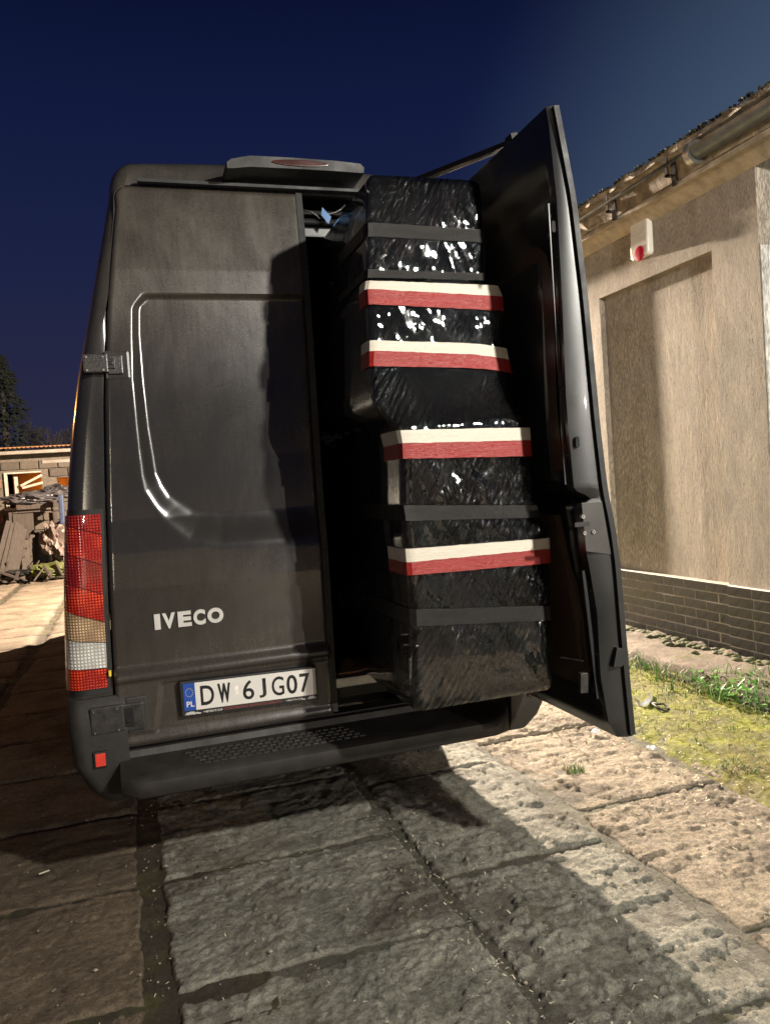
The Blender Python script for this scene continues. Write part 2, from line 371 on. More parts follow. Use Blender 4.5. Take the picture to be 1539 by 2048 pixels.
def glass(name, col=(.02, .025, .03)):
    m, t, b = mat(name); setb(b, Base_Color=col, Roughness=.08, Coat_Weight=.5); bump(t, b, noise(t, coord(t), 4, 2), .05, .01); return m
M['glass'] = glass('window_glass')
def lens(name, dark, lite, sc=92, thr=.5):
    m, t, b = mat(name); v = coord(t, (sc, 1, sc)); sp = nd(t, 'ShaderNodeSeparateXYZ'); t.links.new(v, sp.inputs[0])
    def saw(o):
        a = nd(t, 'ShaderNodeMath', operation='PINGPONG'); a.inputs[1].default_value = .5; t.links.new(o, a.inputs[0]); return ramp(t, a.outputs[0], [(.12, 0), (.3, 1)])
    q = nd(t, 'ShaderNodeMath', operation='MULTIPLY'); t.links.new(saw(sp.outputs[0]), q.inputs[0]); t.links.new(saw(sp.outputs[2]), q.inputs[1])
    z = ramp(t, noise(t, coord(t, (14, 1, 9)), 1.0, 1), [(.42, .15), (.60, 1)])
    z2 = nd(t, 'ShaderNodeMath', operation='MULTIPLY'); t.links.new(q.outputs[0], z2.inputs[0]); t.links.new(z, z2.inputs[1])
    t.links.new(mixc(t, z2.outputs[0], dark, lite), b.inputs['Base Color'])
    setb(b, Roughness=.25, Coat_Weight=1.0, Coat_Roughness=.03); bump(t, b, q.outputs[0], .5, .004); return m
M['lred'] = lens('red_lens', (.26, .007, .004), (.95, .085, .02))
M['lred2'] = lens('deep_red_lens', (.17, .004, .004), (.62, .035, .012))
M['lamber'] = lens('amber_clear_lens', (.26, .16, .09), (.85, .60, .34))
M['lclear'] = lens('clear_lens', (.40, .38, .35), (.92, .90, .84), 78)

# ------------------------------------------------------------------ ground
def tag_struct(o): o['kind'] = 'structure'; return o
g = MB(); N = 60; ax = np.concatenate([np.linspace(-150, -8, 10), np.linspace(-7, 7, 141), np.linspace(8, 150, 10)])
ay = np.concatenate([np.linspace(-120, -6, 10), np.linspace(-5, 16, 170), np.linspace(18, 170, 12)])
X, Y = np.meshgrid(ax, ay); Z = -.034 + .010 * fbm(X * 5, Y * 5, 3, 3)
g.grid(np.stack([X, Y, Z], -1)); ground = tag_struct(g.build('ground', M['yard'], smooth=True))

def slab_height(X, Y, x0, x1, y0, y1, rough, seed):
    z = .006 * fbm(X * 2.1, Y * 2.1, 11 + seed, 3)
    # imprint of the stones the slab was cast on
    wx = X + .03 * fbm(X * 4, Y * 4, 21, 2); wy = Y + .03 * fbm(X * 4 + 9, Y * 4, 22, 2)
    cw, ch = .21, .125; r = np.floor(wy / ch); fx = np.mod(wx / cw + .5 * np.mod(r, 2) + .2 * seed, 1); fy = np.mod(wy / ch, 1)
    e_ = np.minimum(np.minimum(fx, 1 - fx) * cw, np.minimum(fy, 1 - fy) * ch)
    fade = sst(-.25, .35, fbm(X * 1.7, Y * 1.7, 31 + seed, 2))
    z = z - .008 * rough * (1 - sst(.0, .022, e_)) * fade
    # broken out patches
    p = fbm(X * 5.5, Y * 6.5, 41, 4, .6); z = z - .012 * rough * sst(.12, .26, p)
    p2 = fbm(X * 15, Y * 15, 51, 3, .6); z = z + .0075 * rough * p2 * (.45 + sst(.0, .3, p)) - .010 * rough * sst(.28, .42, p2)
    z = z + .0055 * rough * fbm(X * 42, Y * 42, 61, 3, .7) - .006 * rough * np.abs(fbm(X * 19, Y * 23, 63, 2)) + .0028 * rough * fbm(X * 95, Y * 95, 65, 2)
    d = np.minimum(np.minimum(X - x0, x1 - X), np.minimum(Y - y0, y1 - Y)) + .020 * fbm(X * 7, Y * 7, 71, 4, .62) - .025 * sst(.2, .5, fbm(X * 3.3, Y * 3.3, 73, 3))
    z = np.where(z < -.009, -.009 + (z + .009) * .3, z)
    return z - .036 * (1 - sst(-.008, .020, d))
slabs = thing('concrete_slab_paving', 'rough cast concrete slabs laid across the yard beneath and behind the van', 'paving', (0, 0, 0))
slabs['kind'] = 'structure'
nslab = 0
def slab(x0, x1, y0, y1, m, res, rough=1.0, tilt=0.0):
    global nslab
    nslab += 1
    nx = max(6, int((x1 - x0) / res)); ny = max(5, int((y1 - y0) / res))
    xs = np.linspace(x0, x1, nx); ys = np.linspace(y0, y1, ny); X, Y = np.meshgrid(xs, ys)
    Z = slab_height(X, Y, x0, x1, y0, y1, rough, nslab % 7) + rnd.uniform(-.004, .004) + tilt * (X - x0)
    b = MB(); b.grid(np.stack([X, Y, Z], -1)); return b.build('slab', m, slabs, smooth=True)
def res_for(x0, x1, y0, y1):
    d = math.hypot((x0 + x1) / 2 + .72, (y0 + y1) / 2 + 3.1)
    return .0085 if d < 3.4 else .013 if d < 5 else .028 if d < 8 else .07
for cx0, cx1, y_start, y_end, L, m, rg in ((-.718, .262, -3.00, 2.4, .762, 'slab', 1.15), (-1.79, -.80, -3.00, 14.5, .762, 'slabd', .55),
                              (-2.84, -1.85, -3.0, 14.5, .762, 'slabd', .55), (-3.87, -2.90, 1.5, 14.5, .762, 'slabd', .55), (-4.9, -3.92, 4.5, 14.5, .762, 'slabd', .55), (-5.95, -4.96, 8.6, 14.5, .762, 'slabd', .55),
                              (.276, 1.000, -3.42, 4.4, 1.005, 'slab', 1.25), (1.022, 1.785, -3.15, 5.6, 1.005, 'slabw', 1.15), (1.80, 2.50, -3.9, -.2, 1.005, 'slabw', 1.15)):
    y = y_start
    while y < y_end:
        gapx = rnd.uniform(-.008, .008)
        slab(cx0 + gapx, cx1 + gapx, y + .007, y + L - .007, M[m], res_for(cx0, cx1, y, y + L), rg)
        y += L
# soil sheet that fills the joints close to the camera
for xa_, xb_, nn_, mm_ in ((-2, -.42, 110, 'soil'), (-.42, 2.9, 210, 'dust')):
  g = MB(); X, Y = np.meshgrid(np.linspace(xa_, xb_, nn_), np.linspace(-2.6, 3, 340)); Z = (-.017 + .006 * fbm(X * 26, Y * 26, 6, 3) if mm_ == 'soil' else -.0165) + .009 * fbm(X * 9, Y * 9, 5, 4, .6)
  g.grid(np.stack([X, Y, Z], -1)); tag_struct(g.build('joint_soil', M[mm_], smooth=True))

# ------------------------------------------------------------------ van
van = thing('delivery_van', 'tall dark grey dusty panel van seen from behind, right rear door swung open', 'van', (0, 0, 0))
_zp = np.array([0, .55, .80, 1.16, 1.30, 1.42, 1.65, 2.08, 2.40, 2.70, 3.0]); _yp = np.array([0, 0, .012, .022, .034, .055, .070, .088, .11, .155, .20])
def yp(z): return np.interp(z, _zp, _yp)
def fixp(x, z, y0=0.0, extra=0.0):
    k = (3.143 + float(yp(z)) + extra) / (3.143 + y0); return ((abs(CAM[0]) * -1 + (-abs(x) - CAM[0]) * k), 1.5 + (z - 1.5) * k)
def fixa(L, y0=0.0, extra=0.0): return [(abs(fixp(x, z, y0, extra)[0]), fixp(x, z, y0, extra)[1]) for x, z in L]
# half outline of the body (x half width at height z), opening edge
_ol = [(.946, .346), (.987, .414), (1.008, .497), (1.013, .737), (1.0, .93), (.99, 1.128), (.956, 1.517), (.922, 1.769), (.883, 1.982), (.816, 2.253), (.760, 2.488), (.712, 2.69)]; _ol = fixa(_ol, .15, .06)
def hw(z): return np.interp(z, [p[1] for p in _ol], [p[0] for p in _ol])
_dl = [(.843, .555), (.832, .861), (.826, 1.128), (.809, 1.506), (.785, 1.882), (.750, 2.219), (.702, 2.537), (.690, 2.60)]; _dl = fixa(_dl)
def dw(z): return np.interp(z, [p[1] for p in _dl], [p[0] for p in _dl])
ZT = 2.745
def dwr(z):     # with rounded top corner
    z = np.asarray(z, float); r = .05; w = dw(z); t = np.clip((z - (ZT - r)) / r, 0, 1); return w - r * (1 - np.sqrt(1 - t * t)) 
NS, NC, NT = 30, 8, 10
def body_loop(inset):
    P = []
    for k in range(NS): z = .42 + (2.70 - .42) * k / NS; P.append((-(hw(z) - inset), z))
    xc, zc = _ol[-1][0] - .10, 2.73
    for k in range(NC):
        a = math.pi / 2 * k / NC; P.append((-(xc + (.10 - inset) * math.cos(a)), 2.72 + (.145 - inset) * math.sin(a)))
    for k in range(NT + 1): x = xc * (1 - k / NT); P.append((-x, 2.865 - inset + .022 * (1 - (x / xc) ** 2)))
    return P
def open_loop(off=.006):
    P = []
    for k in range(NS): z = .42 + (2.69 - .42) * k / NS; P.append((-(float(dw(z)) + off), z))
    for k in range(NC):
        a = math.pi / 2 * k / NC; P.append((-(float(dw(2.69)) - .05 + (.05 + off) * math.cos(a)), 2.695 + (.05 + off) * math.sin(a)))
    for k in range(NT + 1): x = (float(dw(2.69)) - .05) * (1 - k / NT); P.append((-x, ZT + off))
    return P
def sym(P): return P + [(-x, z) for x, z in P[-2::-1]]
def flat(P, dy): return [(x, float(yp(z)) + dy, z) for x, z in P]
rings = [flat(sym(open_loop()), .05), flat(sym(open_loop()), .004), flat(sym(body_loop(.062)), 0)]
for dyy, ins in ((.006, .040), (.018, .022), (.036, .009), (.062, .0), (.10, -.002)): rings.append(flat(sym(body_loop(ins)), dyy))
for yy in (.5, 1.2, 2.2, 3.4, 4.6, 5.4):
    rings.append([(x, yy, z) for x, z in sym(body_loop(-.004))])
for yy, k in ((5.9, .97), (6.35, .72), (6.7, .45), (7.0, .36), (7.08, .2)):
    rings.append([(x * (.97 if k > .5 else .9), yy, .42 + (z - .42) * k) for x, z in sym(body_loop(0))])
b = MB(); b.grid(np.array(rings)); b.add(rings[-1], [tuple(range(len(rings[-1])))])
b.build('body', M['paint_clean'], van, smooth=35, weld=True)
# cab glass
b = MB(); b.add([(-.7, 6.33, 2.2), (.7, 6.33, 2.2), (.78, 6.68, 1.55), (-.78, 6.68, 1.55)], [(0, 1, 2, 3)]); b.build('windscreen', M['glass'], van)
# cargo bay lining
b = MB(); rg = [[(x * .955, yy, .58 + (z - .42) * .945) for x, z in sym(open_loop(.0))] for yy in (.30, 1.5, 3.6)]
rg = [flat([(x, z) for x, z in sym(open_loop(.004))], .05)] + rg
b.grid(np.array(rg)); b.add(rg[-1], [tuple(range(len(rg[-1])))]); b.box((-.80, .08, .60), (.80, 3.6, .685))
b.build('cargo_bay', M['dark'], van)
b = MB(); b.box((.0, .10, .687), (.80, 3.5, .70)); b.build('cargo_floor', M['wood'], van)
b = MB(); b.box((-.82, .03, .655), (.82, .10, .695)); b.build('door_sill', M['steel'], van, bevel=.004)
b = MB(); b.box((-.60, .26, 2.60), (.60, .34, 2.68)); b.tube([(-.58, .25, 2.70), (.60, .25, 2.70)], .011, 8); b.tube([(.03, .23, 2.655), (.26, .23, 2.655)], .014, 8)
b.build('roof_header', M['inner'], van, bevel=.006)
p = at_y(612, 398, .12)
b = MB(); pts = [at_y(*q, .20) for q in ((606, 420), (622, 424), (634, 432), (640, 438), (655, 428), (668, 426), (680, 420), (690, 410))]
b.tube(pts, .0045, 6); b.build('cable', M['hingepl'], van, smooth=True)
b = MB(); b.add([at_y(x, y, .18) for x, y in ((644, 414), (662, 434), (657, 448), (642, 430))], [(0, 1, 2, 3)]); b.add([at_y(x, y, .182) for x, y in ((644, 414), (662, 434), (657, 448), (642, 430))], [(3, 2, 1, 0)])
b.build('cable_tag', plain('blue_tag', (.015, .10, .26), .5, bmp=0), van)

def door_skin(x0f, x1f, nx, nz, h, mirror=1, back=.045):
    """outer skin as a height field; h(x,z) is relief towards the viewer"""
    zs = .562 + (ZT - .562) * (np.linspace(0, 1, nz)); zs[-6:] = np.linspace(zs[-7], ZT, 7)[1:]
    P = np.zeros((nz, nx, 3))
    for i, z in enumerate(zs):
        a, c = -float(dwr(z)), float(x1f(z)); xs = np.linspace(a, c, nx)
        rel = h(xs, z); ed = np.minimum(xs - a, c - xs); ed = np.minimum(ed, min(z - .562, ZT - z) + 1e-9)
        P[i, :, 0] = xs * mirror; P[i, :, 2] = z; P[i, :, 1] = yp(z) - .012 - rel + .010 * (1 - sst(0, .012, ed))
    return P
def poly_d(x, z, pts):
    """signed side distance to an open polyline, positive on the inner side"""
    x = np.asarray(x, float); best = np.full(x.shape, 9.); sg = np.ones(x.shape)
    for (ax_, az), (bx, bz) in zip(pts[:-1], pts[1:]):
        dx, dz = bx - ax_, bz - az; L = dx * dx + dz * dz; t = np.clip(((x - ax_) * dx + (z - az) * dz) / L, 0, 1)
        d = np.hypot(x - ax_ - t * dx, z - az - t * dz); c = dx * (z - az) - dz * (x - ax_); m_ = d < best - 1e-9
        best = np.where(m_, d, best); sg = np.where(m_, np.sign(c), sg)
    return best * sg
cin = [(.3, 2.262), (-.60, 2.262), (-.632, 2.235), (-.640, 2.13), (-.636, 1.95), (-.630, 1.78), (-.612, 1.60), (-.567, 1.515), (-.486, 1.462), (-.38, 1.436), (.3, 1.418)]
cin = [((CAM[0] + (x - CAM[0]) * (3.143 + float(yp(z))) / 3.143), 1.5 + (z - 1.5) * (3.143 + float(yp(z))) / 3.143) for x, z in cin]
cout = [(.3, 2.285), (-.62, 2.282), (-.664, 2.225), (-.686, 1.955), (-.684, 1.69), (-.680, 1.526), (-.621, 1.415), (-.526, 1.31), (-.40, 1.275), (.3, 1.235)]
cout = [((CAM[0] + (x - CAM[0]) * (3.143 + float(yp(z))) / 3.143), 1.5 + (z - 1.5) * (3.143 + float(yp(z))) / 3.143) for x, z in cout]
def relief(x, z):
    zz = np.full_like(x, z)
    di = poly_d(x, zz, cin); do = poly_d(x, zz, cout)
    t = np.clip(do / np.maximum(do + np.maximum(-di, 0), 1e-6), 0, 1); t = np.where(di > 0, 1, np.where(do < 0, 0, t))
    r = .0 - .028 * sst(.05, .95, t)
    r = r + .022 * (1 - sst(.826, .868, zz)) * 1.0 - .012 * (1 - sst(.800, .818, zz))
    # shallow number plate pocket with a slanting left side
    r = r - .008 * sst(0, .012, (x + .70 - (.62 - z) * -.18)) * sst(0, .012, z - .60) * sst(0, .012, .795 - z)
    r = r - .006 * np.exp(-((z - .60) / .008) ** 2)
    return r
def door_thick(P, y_in, mb):
    nz, nx = P.shape[:2]; loop = [(i, 0) for i in range(nz)] + [(nz - 1, j) for j in range(1, nx)] + [(i, nx - 1) for i in range(nz - 2, -1, -1)] + [(0, j) for j in range(nx - 2, 0, -1)]
    A = np.array([P[i, j] for i, j in loop] + [P[0, 0]]); B = A.copy(); B[:, 1] = [y_in(p) for p in A]
    mb.grid(np.array([A, B]))
ldoor = door_skin(None, lambda z: .004 + .040 * (z - .55) / 2.1 - .0, 118, 330, relief)
b = MB(); b.grid(ldoor); door_thick(ldoor, lambda p: yp(p[2]) + .05, b)
Q = ldoor.copy(); Q[:, :, 1] = np.array([[yp(z) + .05 for z in row] for row in Q[:, :, 2]]); b.grid(Q[::6, ::6], flip=True)
rear_l = b.build('rear_door', M['paint'], van, smooth=50, weld=True); tag(rear_l, 'closed left rear door')
# black seal strip along the closing edge
b = MB(); pts = [(.010 + .040 * (z - .55) / 2.1, float(yp(z)) + .014, z) for z in np.linspace(.57, ZT, 14)]; 
for p_, q_ in zip(pts[:-1], pts[1:]): b.bar(p_, q_, .026, .05, up=(0, 1, 0))
b.build('door_seal', M['rubber'], van)

# --- open right door: modelled closed, then swung about the hinge
HX, HY = .845, .025
def swing(P, ang=90):
    P = np.array(P, float); a = math.radians(ang); x = P[..., 0] - HX; y = P[..., 1] - HY; Q = P.copy()
    Q[..., 0] = HX + x * math.cos(a) - y * math.sin(a); Q[..., 1] = HY + x * math.sin(a) + y * math.cos(a); return Q
for i in range(0): pass
nz, nx = 150, 60
ZTR = 2.705
def dwr2(z): return dwr(z + (ZT - ZTR) * (z > 2.5))
zs = np.linspace(.562, ZTR, nz); zs[-5:] = np.linspace(zs[-6], ZTR, 6)[1:]
OUT = np.zeros((nz, nx, 3)); INN = np.zeros((nz, nx, 3))
def th(z): return np.interp(z, [.55, .62, .78, 1.0, 1.22, 1.37, 1.40, 1.43, 1.74, 2.08, 2.38, 2.66, 2.70], [.045, .08, .092, .085, .105, .10, .045, .108, .10, .078, .056, .03, .03])
def innrel(x, z):   # recess (positive = sunk away from the cargo side); x measured from the free edge
    r = .034 * sst(.055, .075, x) * sst(.055, .09, dwr(z) - x) * sst(.62, .72, z) * (1 - sst(2.42, 2.56, z))
    r = r - .022 * sst(.16, .17, x) * (1 - sst(.66, .68, x)) * sst(1.46, 1.47, z) * (1 - sst(2.25, 2.26, z))
    r = r + .03 * sst(.06, .08, x) * (1 - sst(.15, .17, x)) * sst(.75, .8, z) * (1 - sst(1.36, 1.40, z))
    r = r + .012 * np.exp(-((z - .66) / .03) ** 2) * sst(.03, .05, x)
    return r
for i, z in enumerate(zs):
    w = float(dwr2(z)); xs = np.linspace(.0, w, nx) ; xs[:14] = np.linspace(0, xs[14], 15)[:-1]
    OUT[i, :, 0] = xs; OUT[i, :, 2] = z; OUT[i, :, 1] = yp(z) - .012 + .010 * (1 - sst(0, .012, np.minimum(xs, w - xs)))
    hem = .014 * (1 - sst(0, .02, xs))
    INN[i, :, 0] = xs; INN[i, :, 2] = z; INN[i, :, 1] = yp(z) + np.maximum(.012, th(z) * sst(-.012, .012, xs) - innrel(xs, z))
b = MB(); b.grid(swing(OUT))
loopi = lambda P: np.array([P[i, 0] for i in range(nz)] + [P[-1, j] for j in range(1, nx)] + [P[i, -1] for i in range(nz - 2, -1, -1)] + [P[0, j] for j in range(nx - 2, -1, -1)])
b.grid(np.array([swing(loopi(OUT)), swing(loopi(INN))])); b.grid(swing(INN), flip=True)
rear_r = b.build('rear_door', M['inner'], van, smooth=38, weld=True); tag(rear_r, 'right rear door swung fully open, dark inner side showing')
def on_inner(x, z, lift=0.0):
    y = float(yp(z) + max(.012, float(th(z)) * float(sst(-.012, .012, x)) - float(innrel(np.array(x), z)))) + lift; return swing(np.array([x, y, z]))
# liner board: rounded top
pl = []
for z0 in np.linspace(1.50, 2.16, 10): pl.append((.10 + .0 * z0, z0))
for a in np.linspace(0, math.pi, 12): pl.append((.245 - .145 * math.cos(a), 2.16 + .15 * math.sin(a)))
pl += [(.39, 2.1), (.55, 2.0), (.62, 1.5)]
b = MB(); top = [on_inner(x, z, .0) for x, z in pl]; 
P1 = [swing(np.array([x, yp(z) + th(z) - .028, z])) for x, z in pl]; P2 = [swing(np.array([x, yp(z) + th(z) - .016, z])) for x, z in pl]; n_ = len(pl)
b.add(P1 + P2, [tuple(range(n_)), tuple(range(2 * n_ - 1, n_ - 1, -1))] + [(i, (i + 1) % n_, (i + 1) % n_ + n_, i + n_) for i in range(n_)])
b.build('liner_board', M['liner'], van)
b = MB()   # lower liner
pl = [(.14, .72), (.10, .80), (.12, 1.0), (.17, 1.15), (.19, 1.34), (.5, 1.36), (.5, .72)]
P1 = [swing(np.array([x, yp(z) + th(z) - .022, z])) for x, z in pl]; P2 = [swing(np.array([x, yp(z) + th(z) + .002, z])) for x, z in pl]; n_ = len(pl)
b.add(P1 + P2, [tuple(range(n_)), tuple(range(2 * n_ - 1, n_ - 1, -1))] + [(i, (i + 1) % n_, (i + 1) % n_ + n_, i + n_) for i in range(n_)]); b.build('liner_board', M['liner'], van)
# weatherseal along the outer lip of the open door
b = MB(); 
for z0, z1 in zip(np.linspace(.57, ZTR - .004, 40)[:-1], np.linspace(.57, ZTR - .004, 40)[1:]):
    b.bar(swing(np.array([-.004, yp(z0) + .006, z0])), swing(np.array([-.004, yp(z1) + .006, z1])), .02, .022, up=(0, 1, 0))
b.build('door_seal', M['rubber'], van)
# edge face details: latch plate with three rivets, slot holes, stop wedge
def rr0(a0, a1, c0_, c1_, r, n=5):
    P = []
    for cx_, cz_, s in ((a1 - r, c1_ - r, 0), (a0 + r, c1_ - r, 1), (a0 + r, c0_ + r, 2), (a1 - r, c0_ + r, 3)):
        for k in range(n): a = math.pi / 2 * (s + k / (n - 1)); P.append((cx_ + r * math.cos(a), cz_ + r * math.sin(a)))
    return P
def edge_pt(z, d, out=0.0): return swing(np.array([-out, yp(z) + d, z]))
b = MB(); c = [edge_pt(z, d, .004) for z, d in ((1.385, .02), (1.385, .10), (1.22, .115), (1.20, .02))]; c2 = [edge_pt(z, d, .0) for z, d in ((1.385, .02), (1.385, .10), (1.22, .115), (1.20, .02))]
b.add(list(c) + list(c2), [(0, 1, 2, 3), (0, 4, 5, 1), (1, 5, 6, 2), (2, 6, 7, 3), (3, 7, 4, 0)])
latch = b.build('latch_plate', plain('latch_plate_paint', (.045, .041, .038), .35, var=.2, bmp=.1), van, bevel=.0015)
for px, py in ((1165, 1033), (1168, 1066), (1186, 1064)):
    q = at_y(px, py, swing(np.array([-.008, .05, 1.3]))[1]); b = MB(); 
    b.tube([q + np.array([0, .008, 0]), q + np.array([0, -.003, 0])], [.0085, .0065], 12); b.tube([q + np.array([0, -.0032, 0]), q + np.array([0, -.0036, 0])], .003, 8, mi=1)
    b.build('rivet', [M['steel'], M['ink']], latch)
q = at_y(1172, 1048, swing(np.array([-.0045, .05, 1.3]))[1]); b = MB(); b.box(q + np.array([-.045, -.001, -.007]), q + np.array([.012, .003, .008])); b.build('latch_slot', M['ink'], latch)
for px, py in ((1106, 453), (1154, 884)):
    yy_ = float(swing(np.array([0, .05, 2]))[1]) - .0015; q = at_y(px, py, yy_)
    b = MB(); b.prism(rr0(q[0] - .007, q[0] + .007, q[2] - .019, q[2] + .019, .0068), 'y', yy_ - .001, yy_ + .004); b.build('slot_hole', M['hole'], van)
b = MB(); q = at_y(1232, 1312, -.815); b.prism([(q[0] - .012, q[2] + .035), (q[0] + .010, q[2] + .03), (q[0] + .022, q[2] - .02), (q[0] + .002, q[2] - .035), (q[0] - .03, q[2] - .03)], 'y', -.84, -.80); b.build('door_buffer', M['rubber'], van, bevel=.004)
b = MB(); q0, q1 = at_y(1165, 1345, -.77), at_y(1165, 1385, -.77); b.bar(q0, q1, .02, .03); q = at_y(1120, 1315, -.70); b.bar(q, at_y(1165, 1322, -.78), .006, .006); b.build('door_rod', M['hingepl'], van, bevel=.003)
for z_ in (.86, 1.08, 1.55, 1.78, 2.0, 2.22, 2.42):
    q = on_inner(.035, z_, .0); b = MB(); b.tube([q + np.array([.004, 0, 0]), q + np.array([-.005, 0, 0])], [.009, .006], 10); b.build('trim_clip', M['ink'], van, smooth=40)
for z_ in (.70, 1.62, 2.32):
    q = on_inner(.13, z_, .0); b = MB(); b.tube([q + np.array([.02, 0, 0]), q + np.array([-.004, 0, 0])], [.007, .007], 10); b.build('screw', M['steel'], van, smooth=40)
b = MB(); b.bar(on_inner(.045, 1.45, .012), on_inner(.045, 2.40, .012), .006, .008); b.bar(on_inner(.04, .70, .012), on_inner(.04, 1.15, .012), .010, .012); b.build('latch_rod', M['inner'], van)
# check strap between roof and the open door
A_ = at_x(1022, 287, .715); B_ = at_y(800, 374, .10)
b = MB(); b.bar(A_, B_, .035, .020); b.bar(A_ + np.array([0, 0, .03]), A_ + np.array([.03, 0, -.10]), .05, .03); b.build('door_stay', M['plastic'], van, bevel=.004)
b = MB(); b.bar(A_ + np.array([-.004, -.02, 0]), at_x(966, 366, .70), .014, .01); b.build('door_trim', M['steel'], van)

# --- roof end: gutter lip and brake light housing
b = MB(); 
sp = [at_y(*q, .10) for q in ((462, 324), (495, 318), (600, 324), (718, 347))]
secs = []
for x, zt, zb in ((-.262, 2.802, 2.772), (-.245, 2.815, 2.772), (-.17, 2.832, 2.782), (0, 2.834, 2.784), (.18, 2.832, 2.784), (.285, 2.826, 2.782), (.300, 2.812, 2.784)):
    secs.append([(x, .22, zt - .004), (x, .07, zt + .001), (x, .012, zt), (x, -.004, zt - .006), (x, .002, zb + .003), (x, .02, zb), (x, .20, zb - .004)])
b.grid(np.array(secs)); b.add(secs[0], [tuple(range(7))]); b.add(secs[-1], [tuple(range(6, -1, -1))])
hous = b.build('brake_light_housing', plain('dusty_trim', (.008, .007, .006), .6, var=.3), van, smooth=40)
b = MB(); 
E_ = [(.032 + .118 * math.cos(a), 2.808 + .0125 * math.sin(a)) for a in np.linspace(0, 2 * math.pi, 29)[:-1]]
b.prism(E_, 'y', -.006, .02); b.build('brake_light', plain('smoked_red_lens', (.055, .018, .014), .2, coat=1, bmp=.1), hous, bevel=.003)
b = MB(); b.box((-.60, .120, 2.752), (.62, .150, 2.764)); b.build('rain_gutter', M['rubber'], van)

# --- hinges
def hinge(x0, x1, z0, z1, y):
    b = MB(); w = x1 - x0
    b.box((x0, y - .028, z0 + .006), (x0 + w * .62, y + .02, z1)); b.box((x0 + w * .60, y - .018, z0), (x1, y + .02, z1 - .004))
    h_ = b.build('door_hinge', M['hingepl'], van, bevel=.005)
    b = MB(); b.box((x0 + w * .58, y - .026, z0 + .02), (x0 + w * .80, y - .012, z1 - .016)); b.box((x0 + w * .66, y - .03, z0 + .034), (x0 + w * .76, y - .012, z0 + .046)); b.build('hinge_pin', M['ink'], h_, bevel=.002)
    for xx in (x0 + .012, x0 + w * .5):
        for zz in (z0 + .014, z1 - .012): b = MB(); b.tube([(xx, y - .028, zz), (xx, y - .033, zz)], .004, 6); b.build('hinge_bolt', M['steel'], h_)
    return h_
hinge(-.852, -.710, 1.988, 2.064, float(yp(2.0)) - .01)
hinge(-.926, -.735, .628, .735, -.012)
b = MB(); b.box((-.775, float(yp(2)) - .016, 1.968), (-.685, float(yp(2)) + .01, 2.08)); b.build('hinge_pad', M['paint'], van, bevel=.008)
b = MB(); b.box((-.80, -.020, .612), (-.722, .01, .752)); b.build('hinge_pad', M['plastic'], van, bevel=.006)
for z0_, yy_ in ((1.99, .07), (.68, .03)):
    b = MB(); b.box((.835, -.03, z0_ - .04), (.93, .06, z0_ + .04)); b.build('door_hinge', M['hingepl'], van, bevel=.008)

# --- tail lamps following the pillar surface
def pillar(z, s, lift=.0):
    """s 0 at the door gap, 1 on the body side"""
    w = float(hw(z)); d = float(dw(z)); x0 = -(d + .012); ins = [.062, .040, .022, .009, 0.0, -.002]; dys = [0, .006, .018, .036, .062, .10]
    pts = [(x0, 0.0)] + [(-(w - a), c) for a, c in zip(ins, dys)]
    seg = [math.hypot(pts[i + 1][0] - pts[i][0], pts[i + 1][1] - pts[i][1]) for i in range(len(pts) - 1)]; T = sum(seg) * s
    for i, L_ in enumerate(seg):
        if T <= L_ or i == len(seg) - 1:
            f = T / L_; x = pts[i][0] + f * (pts[i + 1][0] - pts[i][0]); y = pts[i][1] + f * (pts[i + 1][1] - pts[i][1])
            nx_, ny_ = -(-(pts[i + 1][1] - pts[i][1])) / L_, -(-(pts[i + 1][0] - pts[i][0])) / L_
            nrm = (-(pts[i + 1][1] - pts[i][1]) / L_ * -1, 0)
            tx, ty = (pts[i + 1][0] - pts[i][0]) / L_, (pts[i + 1][1] - pts[i][1]) / L_
            return (x - ty * lift, y + tx * lift, z) if False else (x + (-ty) * lift, y + (tx) * lift + float(yp(z)), z)
        T -= L_
def lens_zone(name, m, zlo, zhi, lift, s0=.02, s1=.86, mirror=1, parent=None, n=16, nz_=20):
    P = np.zeros((nz_, n, 3)); 
    for i in range(nz_):
        for j in range(n):
            s_ = s0 + (s1 - s0) * j / (n - 1); u = j / (n - 1); z = zlo(u) + (zhi(u) - zlo(u)) * i / (nz_ - 1); P[i, j] = pillar(z, s_, lift)
    B_ = P.copy(); 
    for i in range(nz_):
        for j in range(n):
            s_ = s0 + (s1 - s0) * j / (n - 1); B_[i, j] = pillar(P[i, j, 2], s_, lift - .012)
    P[..., 0] *= mirror; B_[..., 0] *= mirror; b = MB(); b.grid(P)
    lp = lambda A: np.array([A[i, 0] for i in range(nz_)] + [A[-1, j] for j in range(1, n)] + [A[i, -1] for i in range(nz_ - 2, -1, -1)] + [A[0, j] for j in range(n - 2, -1, -1)])
    b.grid(np.array([lp(P), lp(B_)])); return b.build(name, m, parent, smooth=45, weld=True)
zz = lambda a, c=None: (lambda u: a + ((c if c is not None else a) - a) * u)   # value at door side -> value at body side
